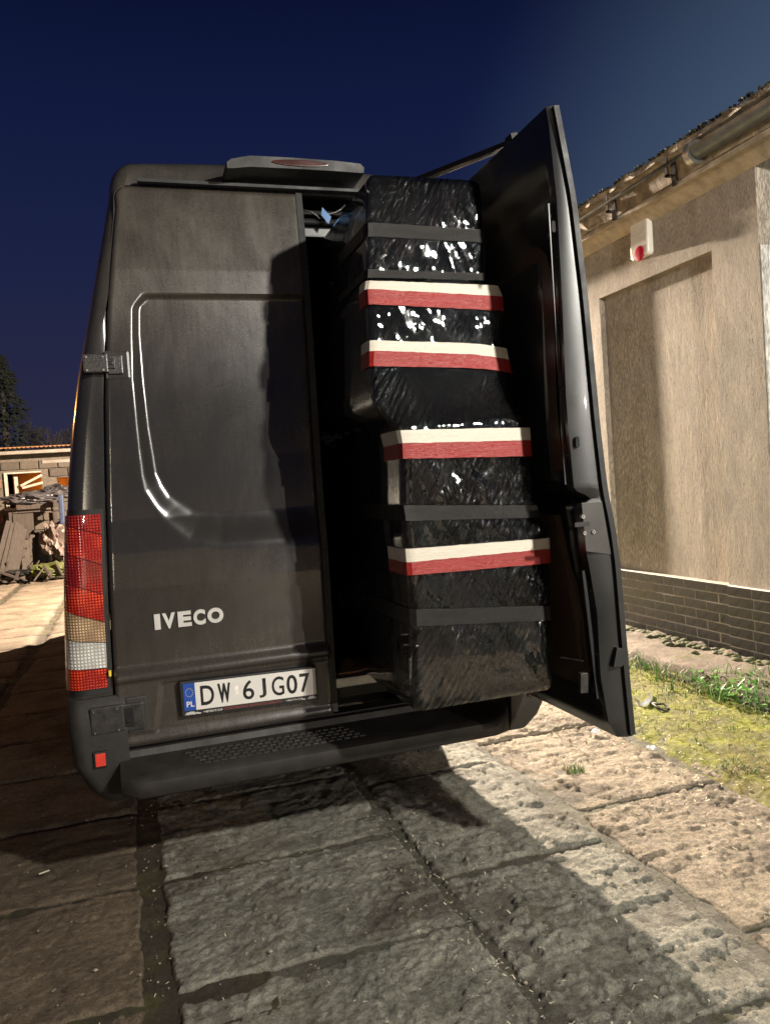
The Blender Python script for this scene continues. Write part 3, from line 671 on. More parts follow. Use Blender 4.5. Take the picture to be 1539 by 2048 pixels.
for mir in (1, -1):
    house = lens_zone('tail_light', M['rubber'], zz(.775), zz(1.475), .003, .0, 1.0, mir, van, 14, 30)
    G = .0018
    Z_ = [(.800, .800), (.873, .885), (.955, 1.0), (1.052, 1.128), (1.165, 1.245), (1.285, 1.345), (1.395, 1.430), (1.455, 1.455)]
    nm = [('red_lens', 'lred'), ('clear_lens', 'lclear'), ('amber_lens', 'lamber'), ('red_lens', 'lred'), ('red_lens', 'lred2'), ('red_lens', 'lred'), ('red_lens', 'lred2')]
    # zone borders slope down towards the door
    Z_ = [(.797, .797), (.871, .880), (.968, .995), (1.045, 1.118), (1.150, 1.228), (1.262, 1.338), (1.375, 1.440), (1.457, 1.458)]
    for k, (nme, mk) in enumerate(nm):
        (a0, a1), (b0, b1) = Z_[k], Z_[k + 1]
        lens_zone(nme, M[mk], zz(a0 + G, a1 + G), zz(b0 - G, b1 - G), .010, .05, .93, mir, house, 12, 12)
# --- rear bumper corners, reflectors, step
for mir in (-1, 1):
    b = MB(); rg = []
    for z, ins, yy in ((.345, .06, .05), (.36, .035, .0), (.42, .012, -.025), (.52, -.004, -.035), (.66, -.008, -.035), (.74, -.006, -.025), (.765, -.002, -.005)):
        w = float(hw(z)) - ins; r = .055; row = [(.80, yy + .10), (.80, yy)]
        for a in np.linspace(0, math.pi / 2, 7): row.append((w - r + r * math.sin(a), yy + r - r * math.cos(a)))
        row += [(w, .5), (w - .1, .9)]
        rg.append([(mir * x, y, z) for x, y in row])
    b.grid(np.array(rg)); b.add(rg[0], [tuple(range(len(rg[0])))]); b.add(rg[-1], [tuple(range(len(rg[0])))])
    corner = b.build('bumper_corner', M['plastic'], van, smooth=40)
    b = MB(); b.box((mir * .903 - .024, -.046, .512), (mir * .903 + .024, -.02, .572)); rf = b.build('reflector_frame', M['rubber'], corner, bevel=.004)
    b = MB(); b.box((mir * .903 - .018, -.051, .518), (mir * .903 + .018, -.03, .566)); b.build('reflector', plain('red_reflector', (.62, .045, .03), .3, coat=1, var=.15, sc=40), rf, bevel=.003)
b = MB(); rg = []
XL, XR = -.835, .785
prof = [(.06, .548), (-.010, .545), (-.020, .522), (-.15, .497), (-.190, .492), (-.206, .480), (-.208, .430), (-.198, .420), (.05, .418)]
for x in np.linspace(XL, XR, 24):
    k = 1.0; dR = (XR - x); dL = (x - XL); R_ = .17
    if dR < R_: k = math.sqrt(max(0, 1 - (1 - dR / R_) ** 2))
    if dL < .05: k = .6 + .4 * dL / .05
    rg.append([(x, (y if y > -.02 else -.02 + (y + .02) * k), z) for y, z in prof])
dense = []
b.grid(np.array(rg)); b.add(rg[0], [tuple(range(len(prof)))]); b.add(rg[-1], [tuple(range(len(prof) - 1, -1, -1))])
step = b.build('bumper_step', M['plastic'], van, smooth=50)
b = MB()
for i in range(20):
    for j in range(5):
        x = -.60 + i * .032 + j * .016; y = -.05 - j * .023; z = .520 + (y + .022) * .19 + .001
        b.box((x, y - .008, z - .003), (x + .022, y + .008, z + .004))
b.build('tread_grip', M['hingepl'], step)
b = MB(); b.box((-.80, .03, .43), (.80, .12, .55)); b.box((-.5, .1, .30), (-.4, 5.5, .42)); b.box((.4, .1, .30), (.5, 5.5, .42)); b.box((-.9, .6, .42), (.9, 5.6, .58)); b.build('chassis', M['rubber'], van)
def wheel(x, y):
    b = MB(); rr = .34; pr = [(.0, .20), (.0, .30), (.02, .335), (.05, .34), (.16, .34), (.19, .335), (.21, .30), (.21, .20)]
    rings_ = [[(x + (w if x > 0 else -w), y + r * math.cos(a), .34 - .0 + r * math.sin(a)) for a in np.linspace(0, 2 * math.pi, 33)[:-1]] for w, r in pr]
    b.grid(np.array(rings_), closeu=True); w_ = b.build('tyre', M['rubber'], van, smooth=40)
    b = MB(); b.tube([(x + (.03 if x > 0 else -.03), y, .34), (x + (.19 if x > 0 else -.19), y, .34)], [.205, .205], 24); b.build('rim', M['steel'], w_)
for x in (-.78, .78): wheel(x, 1.9); wheel(x, 6.1)

# --- badge letters and number plate
def text_mesh(s, offset=0.0, ext=.05):
    cu = bpy.data.curves.new('t', 'FONT'); cu.body = s; cu.size = 1; cu.extrude = ext; cu.offset = offset; cu.resolution_u = 4
    o = bpy.data.objects.new('t', cu); COL.objects.link(o); bpy.context.view_layer.update()
    me = bpy.data.meshes.new_from_object(o.evaluated_get(bpy.context.evaluated_depsgraph_get()))
    COL.objects.unlink(o); bpy.data.objects.remove(o); return me
def text_at(name, s, fn, w, h, depth, mt, parent, offset=.0):
    """fn maps (u,v in 0..1, d) to a point"""
    me = text_mesh(s, offset); co = np.array([v.co[:] for v in me.vertices]); lo, hi = co.min(0), co.max(0); uv = (co - lo) / np.maximum(hi - lo, 1e-9)
    L = np.array(parent['base']) if 'base' in parent else np.zeros(3)
    for v, (u, q, d) in zip(me.vertices, uv): v.co = tuple(np.array(fn(u, q, d * depth)) - L)
    me.materials.clear(); me.materials.append(mt); me.name = name
    o = bpy.data.objects.new(name, me); COL.objects.link(o); o.parent = parent; o['base'] = list(L); return o
def dsurf(x, z):  return float(yp(z)) - .012 - float(relief(np.array([x]), z)[0])
bx = np.interp
for ch, x0, x1 in (('I', 310, 322), ('V', 326, 352), ('E', 357, 384), ('C', 388, 412), ('O', 416, 448)):
    pa, pb = at_y(x0, 1258 - (x0 - 310) * .105, .0), at_y(x1, 1258 - (x1 - 310) * .105, .0)
    X0, X1 = pa[0], pb[0]; Zb, Zt = .994, 1.054
    text_at('badge_letter', ch, lambda u, v, d, X0=X0, X1=X1: (X0 + (X1 - X0) * u, dsurf(X0, 1.02) + .001 - d, Zb + (Zt - Zb) * v), 0, 0, .008, M['chrome'], van, .05)
PW, PH = .520, .106; tilt = -.020
def plate_pt(u, v, d): 
    x = -.5875 + PW * u; z = .674 + PH * v; z += tilt * (x + .5875) ; return (x, -.036 - d, z)
def plate_box(u0, v0, u1, v1, d0, d1, name, m, parent, bevel=0):
    b = MB(); P = [plate_pt(u, v, d) for d in (d0, d1) for v in (v0, v1) for u in (u0, u1)]
    b.add(P, [(0, 2, 3, 1), (4, 5, 7, 6), (0, 1, 5, 4), (2, 6, 7, 3), (0, 4, 6, 2), (1, 3, 7, 5)]); return b.build(name, m, parent, bevel=bevel)
frame = plate_box(-.022, -.21, 1.012, 1.075, -.03, .003, 'number_plate', M['rubber'], van, .004)
plate_box(.085, 0, 1, 1, .003, .0055, 'plate_face', M['white'], frame, .0005)
band = plate_box(0, 0, .0845, 1, .003, .0055, 'country_band', M['blue'], frame, .0005)
for ch, u0, u1 in (('D', .123, .222), ('W', .25, .345), ('6', .435, .52), ('J', .557, .612), ('G', .655, .75), ('0', .77, .853), ('7', .873, .953)):
    text_at('plate_character', ch, lambda u, v, d, u0=u0, u1=u1: plate_pt(u0 + (u1 - u0) * u, .14 + .72 * v, .0055 + d), 0, 0, .0012, M['ink'], frame, .05 if ch == 'W' else .008 if ch in '6G' else .014)
text_at('country_code', 'PL', lambda u, v, d: plate_pt(.018 + .056 * u, .14 + .20 * v, .0055 + d), 0, 0, .0008, M['white'], frame, .02)
b = MB()
for k in range(12):
    a = k * math.pi / 6; c0 = (.043 + .026 * math.cos(a), .66 + .15 * math.sin(a)); P = []
    for q in range(10): r = (1 if q % 2 == 0 else .45); P.append(plate_pt(c0[0] + .0058 * r * math.sin(q * math.pi / 5), c0[1] + .029 * r * math.cos(q * math.pi / 5), .0062))
    b.add(P, [tuple(range(10))])
b.build('star_ring', M['star'], frame)
b = MB()
for v0, v1 in ((.38, .52), (.54, .70)):
    P = [plate_pt(u, v, .0058) for u, v in ((.376, v0), (.402, v0), (.402, v1), (.376, v1))]; b.add(P, [(0, 1, 2, 3)])
b.build('registration_sticker', plain('sticker', (.80, .77, .70), .3, bmp=.1), frame)
text_at('frame_print', '+48730191539', lambda u, v, d: plate_pt(.135 + .14 * u, -.145 + .075 * v, .0032 + d), 0, 0, .0005, M['white'], frame, .01)
text_at('frame_print', 'WYPOZYCZALNIA AUT DOSTAWCZYCH I OSOBOWYCH', lambda u, v, d: plate_pt(.288 + .44 * u, -.135 + .085 * v, .0032 + d), 0, 0, .0005, M['redtext'], frame, .005)
text_at('frame_print', '+48697761947', lambda u, v, d: plate_pt(.755 + .13 * u, -.135 + .07 * v, .0032 + d), 0, 0, .0005, M['silver'], frame, .005)
for u0, u1, mt in ((.0, .088, 'silver'), (.925, 1.0, 'silver')):
    b = MB(); sh = [(0, .3), (.15, .8), (.5, 1), (.8, .9), (.9, .55), (1, .45), (1, .15), (.85, .15), (.8, 0), (.7, .15), (.35, .15), (.28, 0), (.2, .15), (.02, .2)]
    if u0 > .5: pass
    b.add([plate_pt(u0 + (u1 - u0) * a, -.17 + .13 * c, .0036) for a, c in sh], [tuple(range(len(sh)))]); b.build('frame_van_logo', M[mt], frame)
for u0, mt in ((.106, 'white'), (.898, 'silver')):
    b = MB(); P = [plate_pt(u0 + .022 * math.cos(a) * .9, -.10 + .055 * math.sin(a), .0034) for a in np.linspace(math.pi * .9, math.pi * 1.75, 7)] + [plate_pt(u0 + .012 * math.cos(a) * .9, -.09 + .03 * math.sin(a), .0034) for a in np.linspace(math.pi * 1.75, math.pi * .9, 7)]
    b.add(P, [tuple(range(14))]); b.build('phone_symbol', M[mt], frame)
b = MB()   # little yellow repeater on the lamp's lower corner
q = at_y(221, 1346, -.01); b.box(q + np.array([-.006, -.006, -.012]), q + np.array([.003, .01, .010])); b.build('side_marker', plain('yellow_marker', (.75, .55, .05), .3, bmp=0), van, bevel=.002)

# ------------------------------------------------------------------ wrapped cargo
BX = thing('wrapped_cargo', 'tall black film wrapped cargo with white and red tape bands standing in the open doorway', 'wrapped cargo', (.42, -.1, .70))
# image row, left corner px, right corner px, front depth
rows = [(346, 737, 962, -.46), (400, 734, 966, -.475), (560, 733, 970, -.48), (572, 734, 1002, -.50), (620, 737, 1005, -.50), (690, 740, 1010, -.505), (740, 742, 1020, -.515), (775, 745, 1028, -.53), (805, 752, 1038, -.55), (828, 768, 1046, -.575),
        (848, 790, 1054, -.598), (870, 803, 1059, -.605), (925, 806, 1062, -.605), (1020, 808, 1072, -.605), (1080, 811, 1092, -.605), (1095, 812, 1100, -.605), (1130, 815, 1101, -.605), (1230, 824, 1105, -.605), (1330, 826, 1110, -.605), (1400, 828, 1112, -.60), (1426, 830, 1112, -.59)]
prof_ = []
for py, xl, xr, y in rows:
    a_ = at_y(xl, py, y); c_ = at_y(xr, py, y); prof_.append(((a_[2]), a_[0], c_[0], y))
prof_.sort(); PZ = np.array([p[0] for p in prof_]); PL = np.array([p[1] for p in prof_]); PR = np.array([p[2] for p in prof_]); PY = np.array([p[3] for p in prof_])
PR = np.minimum(PR, .715)
def cargo_ring(z, off=0.0, r=.022, nfront=36, nside=26, back=True):
    xl, xr, yf = float(np.interp(z, PZ, PL)) - off, float(np.interp(z, PZ, PR)) + off, float(np.interp(z, PZ, PY)) - off
    pts = []; yb = .42 + off
    for k in range(nside): pts.append((xl, yb + (yf + r - yb) * k / (nside)))
    for a in np.linspace(0, math.pi / 2, 5)[:-1]: pts.append((xl + r - r * math.cos(a), yf + r - r * math.sin(a)))
    for k in range(nfront): pts.append((xl + r + (xr - xl - 2 * r) * k / (nfront), yf))
    for a in np.linspace(0, math.pi / 2, 5)[:-1]: pts.append((xr - r + r * math.sin(a), yf + r - r * math.cos(a)))
    for k in range(6): pts.append((xr, yf + r + (yb - yf - r) * k / 6))
    pts.append((xr, yb))
    for k in range(1, 5): pts.append((xr + (xl - xr) * k / 5, yb))
    return [(x, y, z) for x, y in pts]
z0_, z1_ = PZ[0], PZ[-1]
zs = list(np.linspace(z0_, z1_, 130)); rr_ = []
for z in zs:
    t = min((z - z0_), (z1_ - z)); sh = .012 * (1 - float(sst(0, .02, t))); ring = np.array(cargo_ring(z, -sh))
    d = .0045 * fbm(ring[:, 0] * 11 + ring[:, 1] * 9, ring[:, 2] * 9, 81, 4, .6) + .0035 * fbm((ring[:, 0] + ring[:, 1]) * 60 + ring[:, 2] * 34, ring[:, 2] * 12, 83, 2)
    fr = (ring[:, 1] < -.3); cx_ = ring[:, 0] < .4
    ring[:, 1] -= np.where(fr, d, 0); ring[:, 0] += np.where(~fr, np.where(cx_, -d, d), 0) * .4
    rr_.append(ring)
b = MB(); b.grid(np.array(rr_), closeu=True); b.add(rr_[0], [tuple(range(len(rr_[0])))]); b.add(rr_[-1], [tuple(range(len(rr_[0]) - 1, -1, -1))])
b.build('film_wrap', M['film'], BX, smooth=50)
def band_strip(pyl_t, pyr_t, pyl_b, pyr_b, m, name, off, full=True, ylev=-.5, sag=0.0, back_to=-.42):
    """ribbon round front and left side; heights given at the left and right corner rows of the picture"""
    zlt, zrt = at_y(760, pyl_t, ylev)[2], at_y(1000, pyr_t, ylev)[2]; zlb, zrb = at_y(760, pyl_b, ylev)[2], at_y(1000, pyr_b, ylev)[2]
    A = [];B_ = []; C_ = []; D_ = []
    nn = 44
    for i in range(nn + 1):
        s_ = i / nn
        def pt(zt, w, extra):
            xl, xr, yf = float(np.interp(zt, PZ, PL)) - off - extra, float(np.interp(zt, PZ, PR)) + off + extra, float(np.interp(zt, PZ, PY)) - off - extra
            r = .02
            path = [(xl, back_to), (xl, yf + r), (xl + .3 * r, yf + .3 * r), (xl + r, yf), (xr - r, yf), (xr - .3 * r, yf + .3 * r), (xr, yf + r), (xr, yf + .16)]
            seg = [math.hypot(path[k + 1][0] - path[k][0], path[k + 1][1] - path[k][1]) for k in range(len(path) - 1)]; T = sum(seg) * s_
            for k, L_ in enumerate(seg):
                if T <= L_ + 1e-9: 
                    f = T / L_; x = path[k][0] + f * (path[k + 1][0] - path[k][0]); y = path[k][1] + f * (path[k + 1][1] - path[k][1]); break
                T -= L_
            return x, y
        zt = None
        for it in range(2):
            x_, y_ = pt(zlt if zt is None else zt, 0, 0); f = (x_ - float(PL[10])) / (float(PR[10]) - float(PL[10]))
            f = min(1.1, max(-.05, f)); zt = zlt + (zrt - zlt) * f - sag * max(0, f - .6) ** 2; zb = zlb + (zrb - zlb) * f - sag * max(0, f - .6) ** 2
        jag = .0018 * float(fbm(np.array(i * .8 + pyl_t), np.array(1.0), 3, 3))
        A.append((*pt(zt, 0, 0), zt + jag)); B_.append((*pt(zb, 0, 0), zb - jag)); C_.append((*pt(zt, 0, -.004), zt)); D_.append((*pt(zb, 0, -.004), zb))
    b = MB(); b.grid(np.array([C_, A, B_, D_])); return b.build(name, m, BX, smooth=30)
for (t0, t1, m0, m1, b0, b1, yl, sag) in ((560, 572, 580, 594, 610, 623, -.50, .0), (682, 690, 703, 713, 734, 740, -.505, .12), (862, 858, 889, 884, 920, 916, -.605, 0), (1103, 1085, 1130, 1107, 1157, 1136, -.605, 0)):
    band_strip(t0, t1, m0, m1, M['tapew'], 'white_tape', .0080, ylev=yl, sag=sag); band_strip(m0 - .0, m1, b0, b1, M['taper'], 'red_tape', .0088, ylev=yl, sag=sag)
for (t0, t1, b0, b1, yl) in ((446, 462, 474, 488, -.478), (540, 548, 556, 562, -.48), (1014, 1016, 1046, 1042, -.605), (1226, 1222, 1260, 1252, -.605)):
    band_strip(t0, t1, b0, b1, M['woven'], 'black_tape', .0060, ylev=yl, back_to=(-.10))

# ------------------------------------------------------------------ right hand building
WX = 3.37
BR = thing('rendered_building', 'beige streaky plastered single storey building with dark clinker plinth beside the van', 'building', (4.5, 3.0, 0))
b = MB(); y0w, y1w = 1.09, 7.5
RY0, RY1, RZ0, RZ1, RD = 1.53, 2.953, .585, 3.0, .052
# wall with recessed panel
b.box((WX, y0w, .0), (6.0, RY0, 3.66)); b.box((WX, RY1, .0), (6.0, y1w, 3.66)); b.box((WX, RY0, RZ1), (6.0, RY1, 3.66)); b.box((WX, RY0, 0), (6.0, RY1, RZ0)); b.box((WX + RD, RY0, RZ0), (6.0, RY1, RZ1))
b.build('plaster_wall', M['stucco'], BR)
b = MB(); b.box((WX + .002, y0w - .014, .585), (6.0, y0w - .001, 2.905)); b.build('white_plaster_edge', M['whitewall'], BR, bevel=.004)
b = MB(); b.box((WX + .07, y0w - .045, 1.35), (5.0, y0w - .0, 2.34)); wf = b.build('window_frame', M['whitewall'], BR, bevel=.004)
b = MB(); b.box((WX + .12, y0w - .050, 1.40), (4.95, y0w - .03, 2.29)); b.build('window_pane', M['glass'], wf)
b = MB(); b.box((WX - .16, .35, 3.49), (6.0, 7.6, 3.53)); b.build('soffit', M['soffit'], BR)
b = MB(); b.prism([(WX - .16, 3.53), (WX - .001, 3.42), (WX - .001, 3.53)], 'y', .37, 7.5); b.build('cornice', M['soffit'], BR)
b = MB(); n = 60; ys_ = np.linspace(.30, 7.6, n)
A = [[(WX - .17 - .006 * vnoise(y * 9, 0, 3), y, 3.53), (WX - .185 - .01 * vnoise(y * 11, 2, 3), y, 3.66), (WX - .19, y, 3.70), (WX - .235 + .012 * vnoise(y * 14, 5, 3), y, 3.705), (WX - .235 + .02 * vnoise(y * 12, 7, 3), y, 3.755 + .012 * vnoise(y * 16, 9, 3)), (4.9, y, 4.15)] for y in ys_]
A = [[tuple(float(c) for c in p) for p in r] for r in A]; b.grid(np.array(A)); b.add(A[0], [tuple(range(6))])
b.build('roof', plain('mossy_roof_edge', (.30, .24, .17), .95, var=.5, sc=14, bmp=.6, dist=.015), BR)
b = MB()
for k in range(170):
    y = rnd.uniform(.4, 4); b.tube([(WX - .235, y, 3.75), (WX - .24 + rnd.uniform(-.02, .02), y + rnd.uniform(-.02, .02), 3.757 + rnd.uniform(.0, .010))], [.012, .006], 4)
tag(b.build('roof_moss', plain('roof_moss_dark', (.045, .042, .022), .95, var=.5), BR), kind='stuff')
b = MB(); gx, gz = WX - .235, 3.60
pr = [(gx + .075 * math.cos(a), gz + .075 * math.sin(a)) for a in np.linspace(math.pi, 2 * math.pi, 13)]
pr2 = [(gx + .069 * math.cos(a), gz + .069 * math.sin(a)) for a in np.linspace(2 * math.pi, math.pi, 13)]
lo = pr + pr2; b.grid(np.array([[(x, y, z + .03) for x, z in lo + [lo[0]]] for y in (.3, 1.36)])); b.build('gutter', M['gutter'], BR, smooth=40)
b = MB(); b.tube([(gx, 1.345, gz + .01), (gx, 1.40, gz + .01)], .083, 18); b.build('gutter_end', M['steel'], BR, smooth=50)
b = MB(); b.tube([(gx - .01, y, 3.645 - .02 * (y - 1.4) / 3) for y in (1.40, 2.2, 3.0, 4.2, 7)], .012, 8); b.build('gutter_rail', M['gutter'], BR, smooth=True)
for y in (1.66, 2.40, 3.15, 3.9):
    b = MB(); b.box((WX - .25, y - .014, 3.56), (WX - .17, y + .014, 3.575)); b.box((WX - .25, y - .014, 3.56), (WX - .238, y + .014, 3.70)); b.box((WX - .19, y - .03, 3.50), (WX - .175, y + .02, 3.66)); b.build('gutter_bracket', M['plank'], BR)
# plinth
b = MB(); b.box((WX - .0225, 1.10, .0), (WX + .02, 7.5, .583)); b.box((WX - .02, 1.056, .0), (5, 1.10, .583)); pli = b.build('plinth', M['mortar'], BR)
me_t = None
def tile(x, y, z, ly, face='x'):
    global me_t
    key = round(ly, 3)
    if me_t is None: me_t = {}
    if (key, face) not in me_t:
        b = MB(); b.box((-.008, -ly / 2, -.0325), (.006, ly / 2, .0325)) if face == 'x' else b.box((-ly / 2, -.008, -.0325), (ly / 2, .006, .0325))
        o = b.build('tile', M['tile'], None, bevel=.002); me_t[(key, face)] = o.data; bpy.data.objects.remove(o)
    o = bpy.data.objects.new('tile', me_t[(key, face)]); COL.objects.link(o); o.parent = pli; o.location = (x - 4.5, y - 3.0, z); return o
for r in range(8):
    z = .548 - r * .0735; y = 1.50 + (.13 if r % 2 else 0); x = WX - .017
    if r % 2: tile(x + rnd.uniform(-.001, .001), 1.505 + .052, z, .110)
    y = 1.505 + (.122 if r % 2 else 0)
    while y < 4.2:
        tile(x + rnd.uniform(-.0015, .0015), y + .12 + .002, z + rnd.uniform(-.001, .001), .240); y += .250
    # pilaster face
    if r % 2 == 0: tile(WX - .040, 1.275 + .11, z, .222); tile(WX - .040, 1.166, z, .200)
    else: tile(WX - .040, 1.155, z, .180); tile(WX - .040, 1.375, z, .240)
    for k in range(4): tile(WX + .095 + k * .25 + (.0 if r % 2 else .0), 1.062, z, .240, 'y')
b = MB(); b.box((WX - .0455, 1.052, 0), (WX - .0225, 1.496, .583)); b.build('plinth_pier', M['mortar'], BR)
# walkway strip
walk = MB(); X, Y = np.meshgrid(np.linspace(2.79, WX - .01, 50), np.linspace(-2.5, 5.5, 400))
Zk = .085 + .010 * fbm(X * 5, Y * 5, 91, 3) + .006 * fbm(X * 16, Y * 16, 92, 3) + .03 * (1 - sst(.02, .2, WX - X)) * sst(-.1, .4, fbm(X * 7, Y * 6, 95, 3))
Zk = Zk - .12 * (1 - sst(0, .05, X - 2.79 + .02 * fbm(Y * 3, X * 3, 96, 3)))
walk.grid(np.stack([X, Y, Zk], -1)); tag_struct(walk.build('walkway', M['kerb'], smooth=True))
# mossy verge
vg = MB(); X, Y = np.meshgrid(np.linspace(1.62, 2.86, 170), np.linspace(-2.6, 5.5, 900))
edge = X - (1.80 + .10 * fbm(Y * 2, X * 0, 97, 3) + .0 * Y); Zv = -.03 + .05 * sst(-.05, .12, edge) + .010 * fbm(X * 8, Y * 8, 98, 4, .6) + .005 * fbm(X * 40, Y * 40, 99, 2)
vg.grid(np.stack([X, Y, Zv], -1)); tag_struct(vg.build('mossy_verge', M['moss'], smooth=True))
def verge_z(x, y): return float(-.03 + .05 * sst(-.05, .12, x - (1.80 + .10 * fbm(np.array(y * 2.), np.array(0.), 97, 3))) + .010 * fbm(np.array(x * 8.), np.array(y * 8.), 98, 4, .6))
def blades(b, x, y, z, n, h, spread, lean=.5, w=.004):
    for _ in range(n):
        a = rnd.uniform(0, 6.28); r = spread * math.sqrt(rnd.random()); px, py = x + r * math.cos(a), y + r * math.sin(a)
        H = h * rnd.uniform(.45, 1.1); d = rnd.uniform(0, 6.28); L_ = lean * H * rnd.uniform(.3, 1.2); dx, dy = math.cos(d), math.sin(d); wx, wy = -dy * w, dx * w
        b.add([(px - wx, py - wy, z), (px + wx, py + wy, z), (px + wx * .8 + dx * L_ * .35, py + wy * .8 + dy * L_ * .35, z + H * .6), (px - wx * .8 + dx * L_ * .35, py - wy * .8 + dy * L_ * .35, z + H * .6), (px + dx * L_, py + dy * L_, z + H)], [(0, 1, 2, 3), (3, 2, 4)], 0 if rnd.random() < .72 else 1)
gm = [M['grass'], M['drygrass']]
b = MB()
for k in range(230):
    y = rnd.uniform(.2, 4.5); x = 2.76 - abs(rnd.gauss(0, .13)); blades(b, x, y, verge_z(x, y), rnd.randint(3, 9), rnd.uniform(.04, .12) * (1.2 if y > 1.4 else .8), .05, .8, .0028)
for k in range(900):
    x, y = rnd.uniform(1.85, 2.8), rnd.uniform(-1.6, 3.5); blades(b, x, y, verge_z(x, y), rnd.randint(1, 3), .035, .05, .9, .002)
tag(b.build('grass', gm), 'fringe of thin green and dry grass along the walkway edge', kind='stuff')
# leafy weed clump by the walkway
b = MB(); c0 = at_z(1500, 1385, .03)
for k in range(260):
    a = rnd.uniform(0, 6.28); r = .30 * math.sqrt(rnd.random()); x, y = c0[0] - .05 + r * math.cos(a) * .75, c0[1] + r * math.sin(a) * 1.4; z = .02 + rnd.uniform(0, .10)
    d = rnd.uniform(0, 6.28); L_ = rnd.uniform(.03, .07); w = L_ * .22; dx, dy = math.cos(d), math.sin(d); up = rnd.uniform(.0, .6) * L_
    b.add([(x, y, z), (x + dx * L_ * .5 - dy * w, y + dy * L_ * .5 + dx * w, z + up * .7), (x + dx * L_, y + dy * L_, z + up), (x + dx * L_ * .5 + dy * w, y + dy * L_ * .5 - dx * w, z + up * .7)], [(0, 1, 2, 3)], 0)
blades(b, c0[0], c0[1], .02, 150, .16, .3, .7, .004)
single(b, 'weed_clump', [plain('weed_leaf', (.10, .26, .035), .5, var=.4, sc=10, bmp=0), M['drygrass']], 'bright green leafy weed clump at the walkway edge on the right', 'weeds', (float(c0[0]), float(c0[1]), 0.0))
for (px, py, n, h, s, lab) in ((1147, 1540, 60, .05, .05, 'small grass tuft growing alone in a slab joint'), (1480, 1545, 90, .07, .09, 'grass tuft at the lower edge of the yellow moss')):
    b = MB(); q = at_z(px, py, 0); blades(b, q[0], q[1], -.01, n, h, s, .8, .0025); single(b, 'grass_tuft', gm, lab, 'grass tuft', (float(q[0]), float(q[1]), 0.0))

# dark soil strip under the walkway edge and moss cushions at the foot of the wall
g2 = MB(); X, Y = np.meshgrid(np.linspace(2.66, 2.84, 14), np.linspace(-2.5, 5.4, 500)); g2.grid(np.stack([X + .03 * fbm(Y * 5, X * 0, 33, 2), Y, .026 + .016 * fbm(X * 14, Y * 14, 34, 3) - .05 * np.abs((X - 2.75) / .09) ** 3], -1))
tag_struct(g2.build('dark_soil_edge', M['soil'], smooth=True))
b = MB()
for k in range(260):
    y = rnd.uniform(.5, 4.6); x = WX - .03 - abs(rnd.gauss(0, .06)); r = rnd.uniform(.012, .035); V, Fc = blob((x, y, .088), (r * 1.2, r * 1.6, r * .7), k, 1, .5, 3); b.add(V, Fc)
tag(b.build('moss_cushions', plain('dark_moss', (.055, .055, .018), .95, var=.6, sc=18, bmp=.5), smooth=True), 'dark moss cushions along the foot of the tiled plinth', kind='stuff')
# siren
b = MB(); sy0, sy1, sz0, sz1 = 2.17, 2.40, 3.165, 3.475
def rr(a0, a1, c0_, c1_, r, n=5):
    P = []
    for cx_, cz_, s in ((a1 - r, c1_ - r, 0), (a0 + r, c1_ - r, 1), (a0 + r, c0_ + r, 2), (a1 - r, c0_ + r, 3)):
        for k in range(n): a = math.pi / 2 * (s + k / (n - 1)); P.append((cx_ + r * math.cos(a), cz_ + r * math.sin(a)))
    return P
SR = thing('alarm_siren', 'white alarm siren box with a round red lens high on the beige wall', 'alarm siren', (WX, 2.29, 3.30))
secs = []
for d, ins in ((0, 0), (.036, 0), (.050, .006), (.055, .018)):
    P = rr(sy0 + ins, sy1 - ins, sz0 + ins, sz1 - ins, .03); secs.append([(WX - d * (1.0 if z < 3.36 else 1.0 - (z - 3.36) * 2.2), y, z) for y, z in P])
b.grid(np.array(secs), closeu=True); b.add(secs[-1], [tuple(range(len(secs[-1])))]); b.build('housing', M['siren'], SR, smooth=35)
b = MB(); b.box((WX - .058, sy0 + .015, 3.352), (WX - .053, sy1 - .015, 3.357)); b.build('seam', M['siren'], SR)
b = MB(); q = at_x(1277, 507, WX - .058); b.tube([(WX - .050, q[1], q[2]), (WX - .060, q[1], q[2]), (WX - .063, q[1], q[2])], [.060, .058, .04], 22); b.build('lens', M['sirenred'], SR, smooth=50)

# ------------------------------------------------------------------ litter
b = MB(); pts = []
for i, (px, py) in enumerate(((1262, 1388), (1268, 1398), (1276, 1406), (1286, 1408), (1296, 1404), (1303, 1396), (1304, 1386))):
    q = at_z(px, py, .04); pts.append(q)
A = [[(q[0], q[1], .022 + .008 * math.sin(i * 2)), (q[0] + .004, q[1] + .012 * math.cos(i), .040), (q[0] + .003 * math.sin(i * 5), q[1] + .016, .052 + .010 * math.cos(i * 3))] for i, q in enumerate(pts)]
b.grid(np.array(A)); q = pts[3]; single(b, 'plastic_strip', M['paper'], 'curled white plastic strip lying on the moss beside the open door', 'litter', (float(q[0]), float(q[1]), .02), smooth=True)
b = MB(); lp_ = [(1300, 1404), (1306, 1412), (1316, 1418), (1330, 1419), (1336, 1415), (1326, 1410), (1314, 1411), (1303, 1404)]
b.tube([at_z(x, y, .03) + np.array([0, 0, .01 * math.sin(i * 1.4)]) for i, (x, y) in enumerate(lp_)], .006, 6); q = at_z(1318, 1414, .02); single(b, 'strap_loop', M['rubber'], 'crumpled loop of black strap on the yellow moss', 'litter', (float(q[0]), float(q[1]), .02), smooth=True)
for k, (px, py, r, lab) in enumerate(((1190, 1466, .018, 'crumpled white paper scrap beneath the open door corner'), (1303, 1499, .02, 'white paper scrap at the joint between slabs and moss'))):
    b = MB(); q = at_z(px, py, .01); V, Fc = blob(q + np.array([0, 0, .008]), (r * 1.3, r, r * .55), 5 + k, 2, .9, 4); b.add(V, Fc); single(b, 'paper_scrap', M['paper'], lab, 'litter', (float(q[0]), float(q[1]), 0.0))
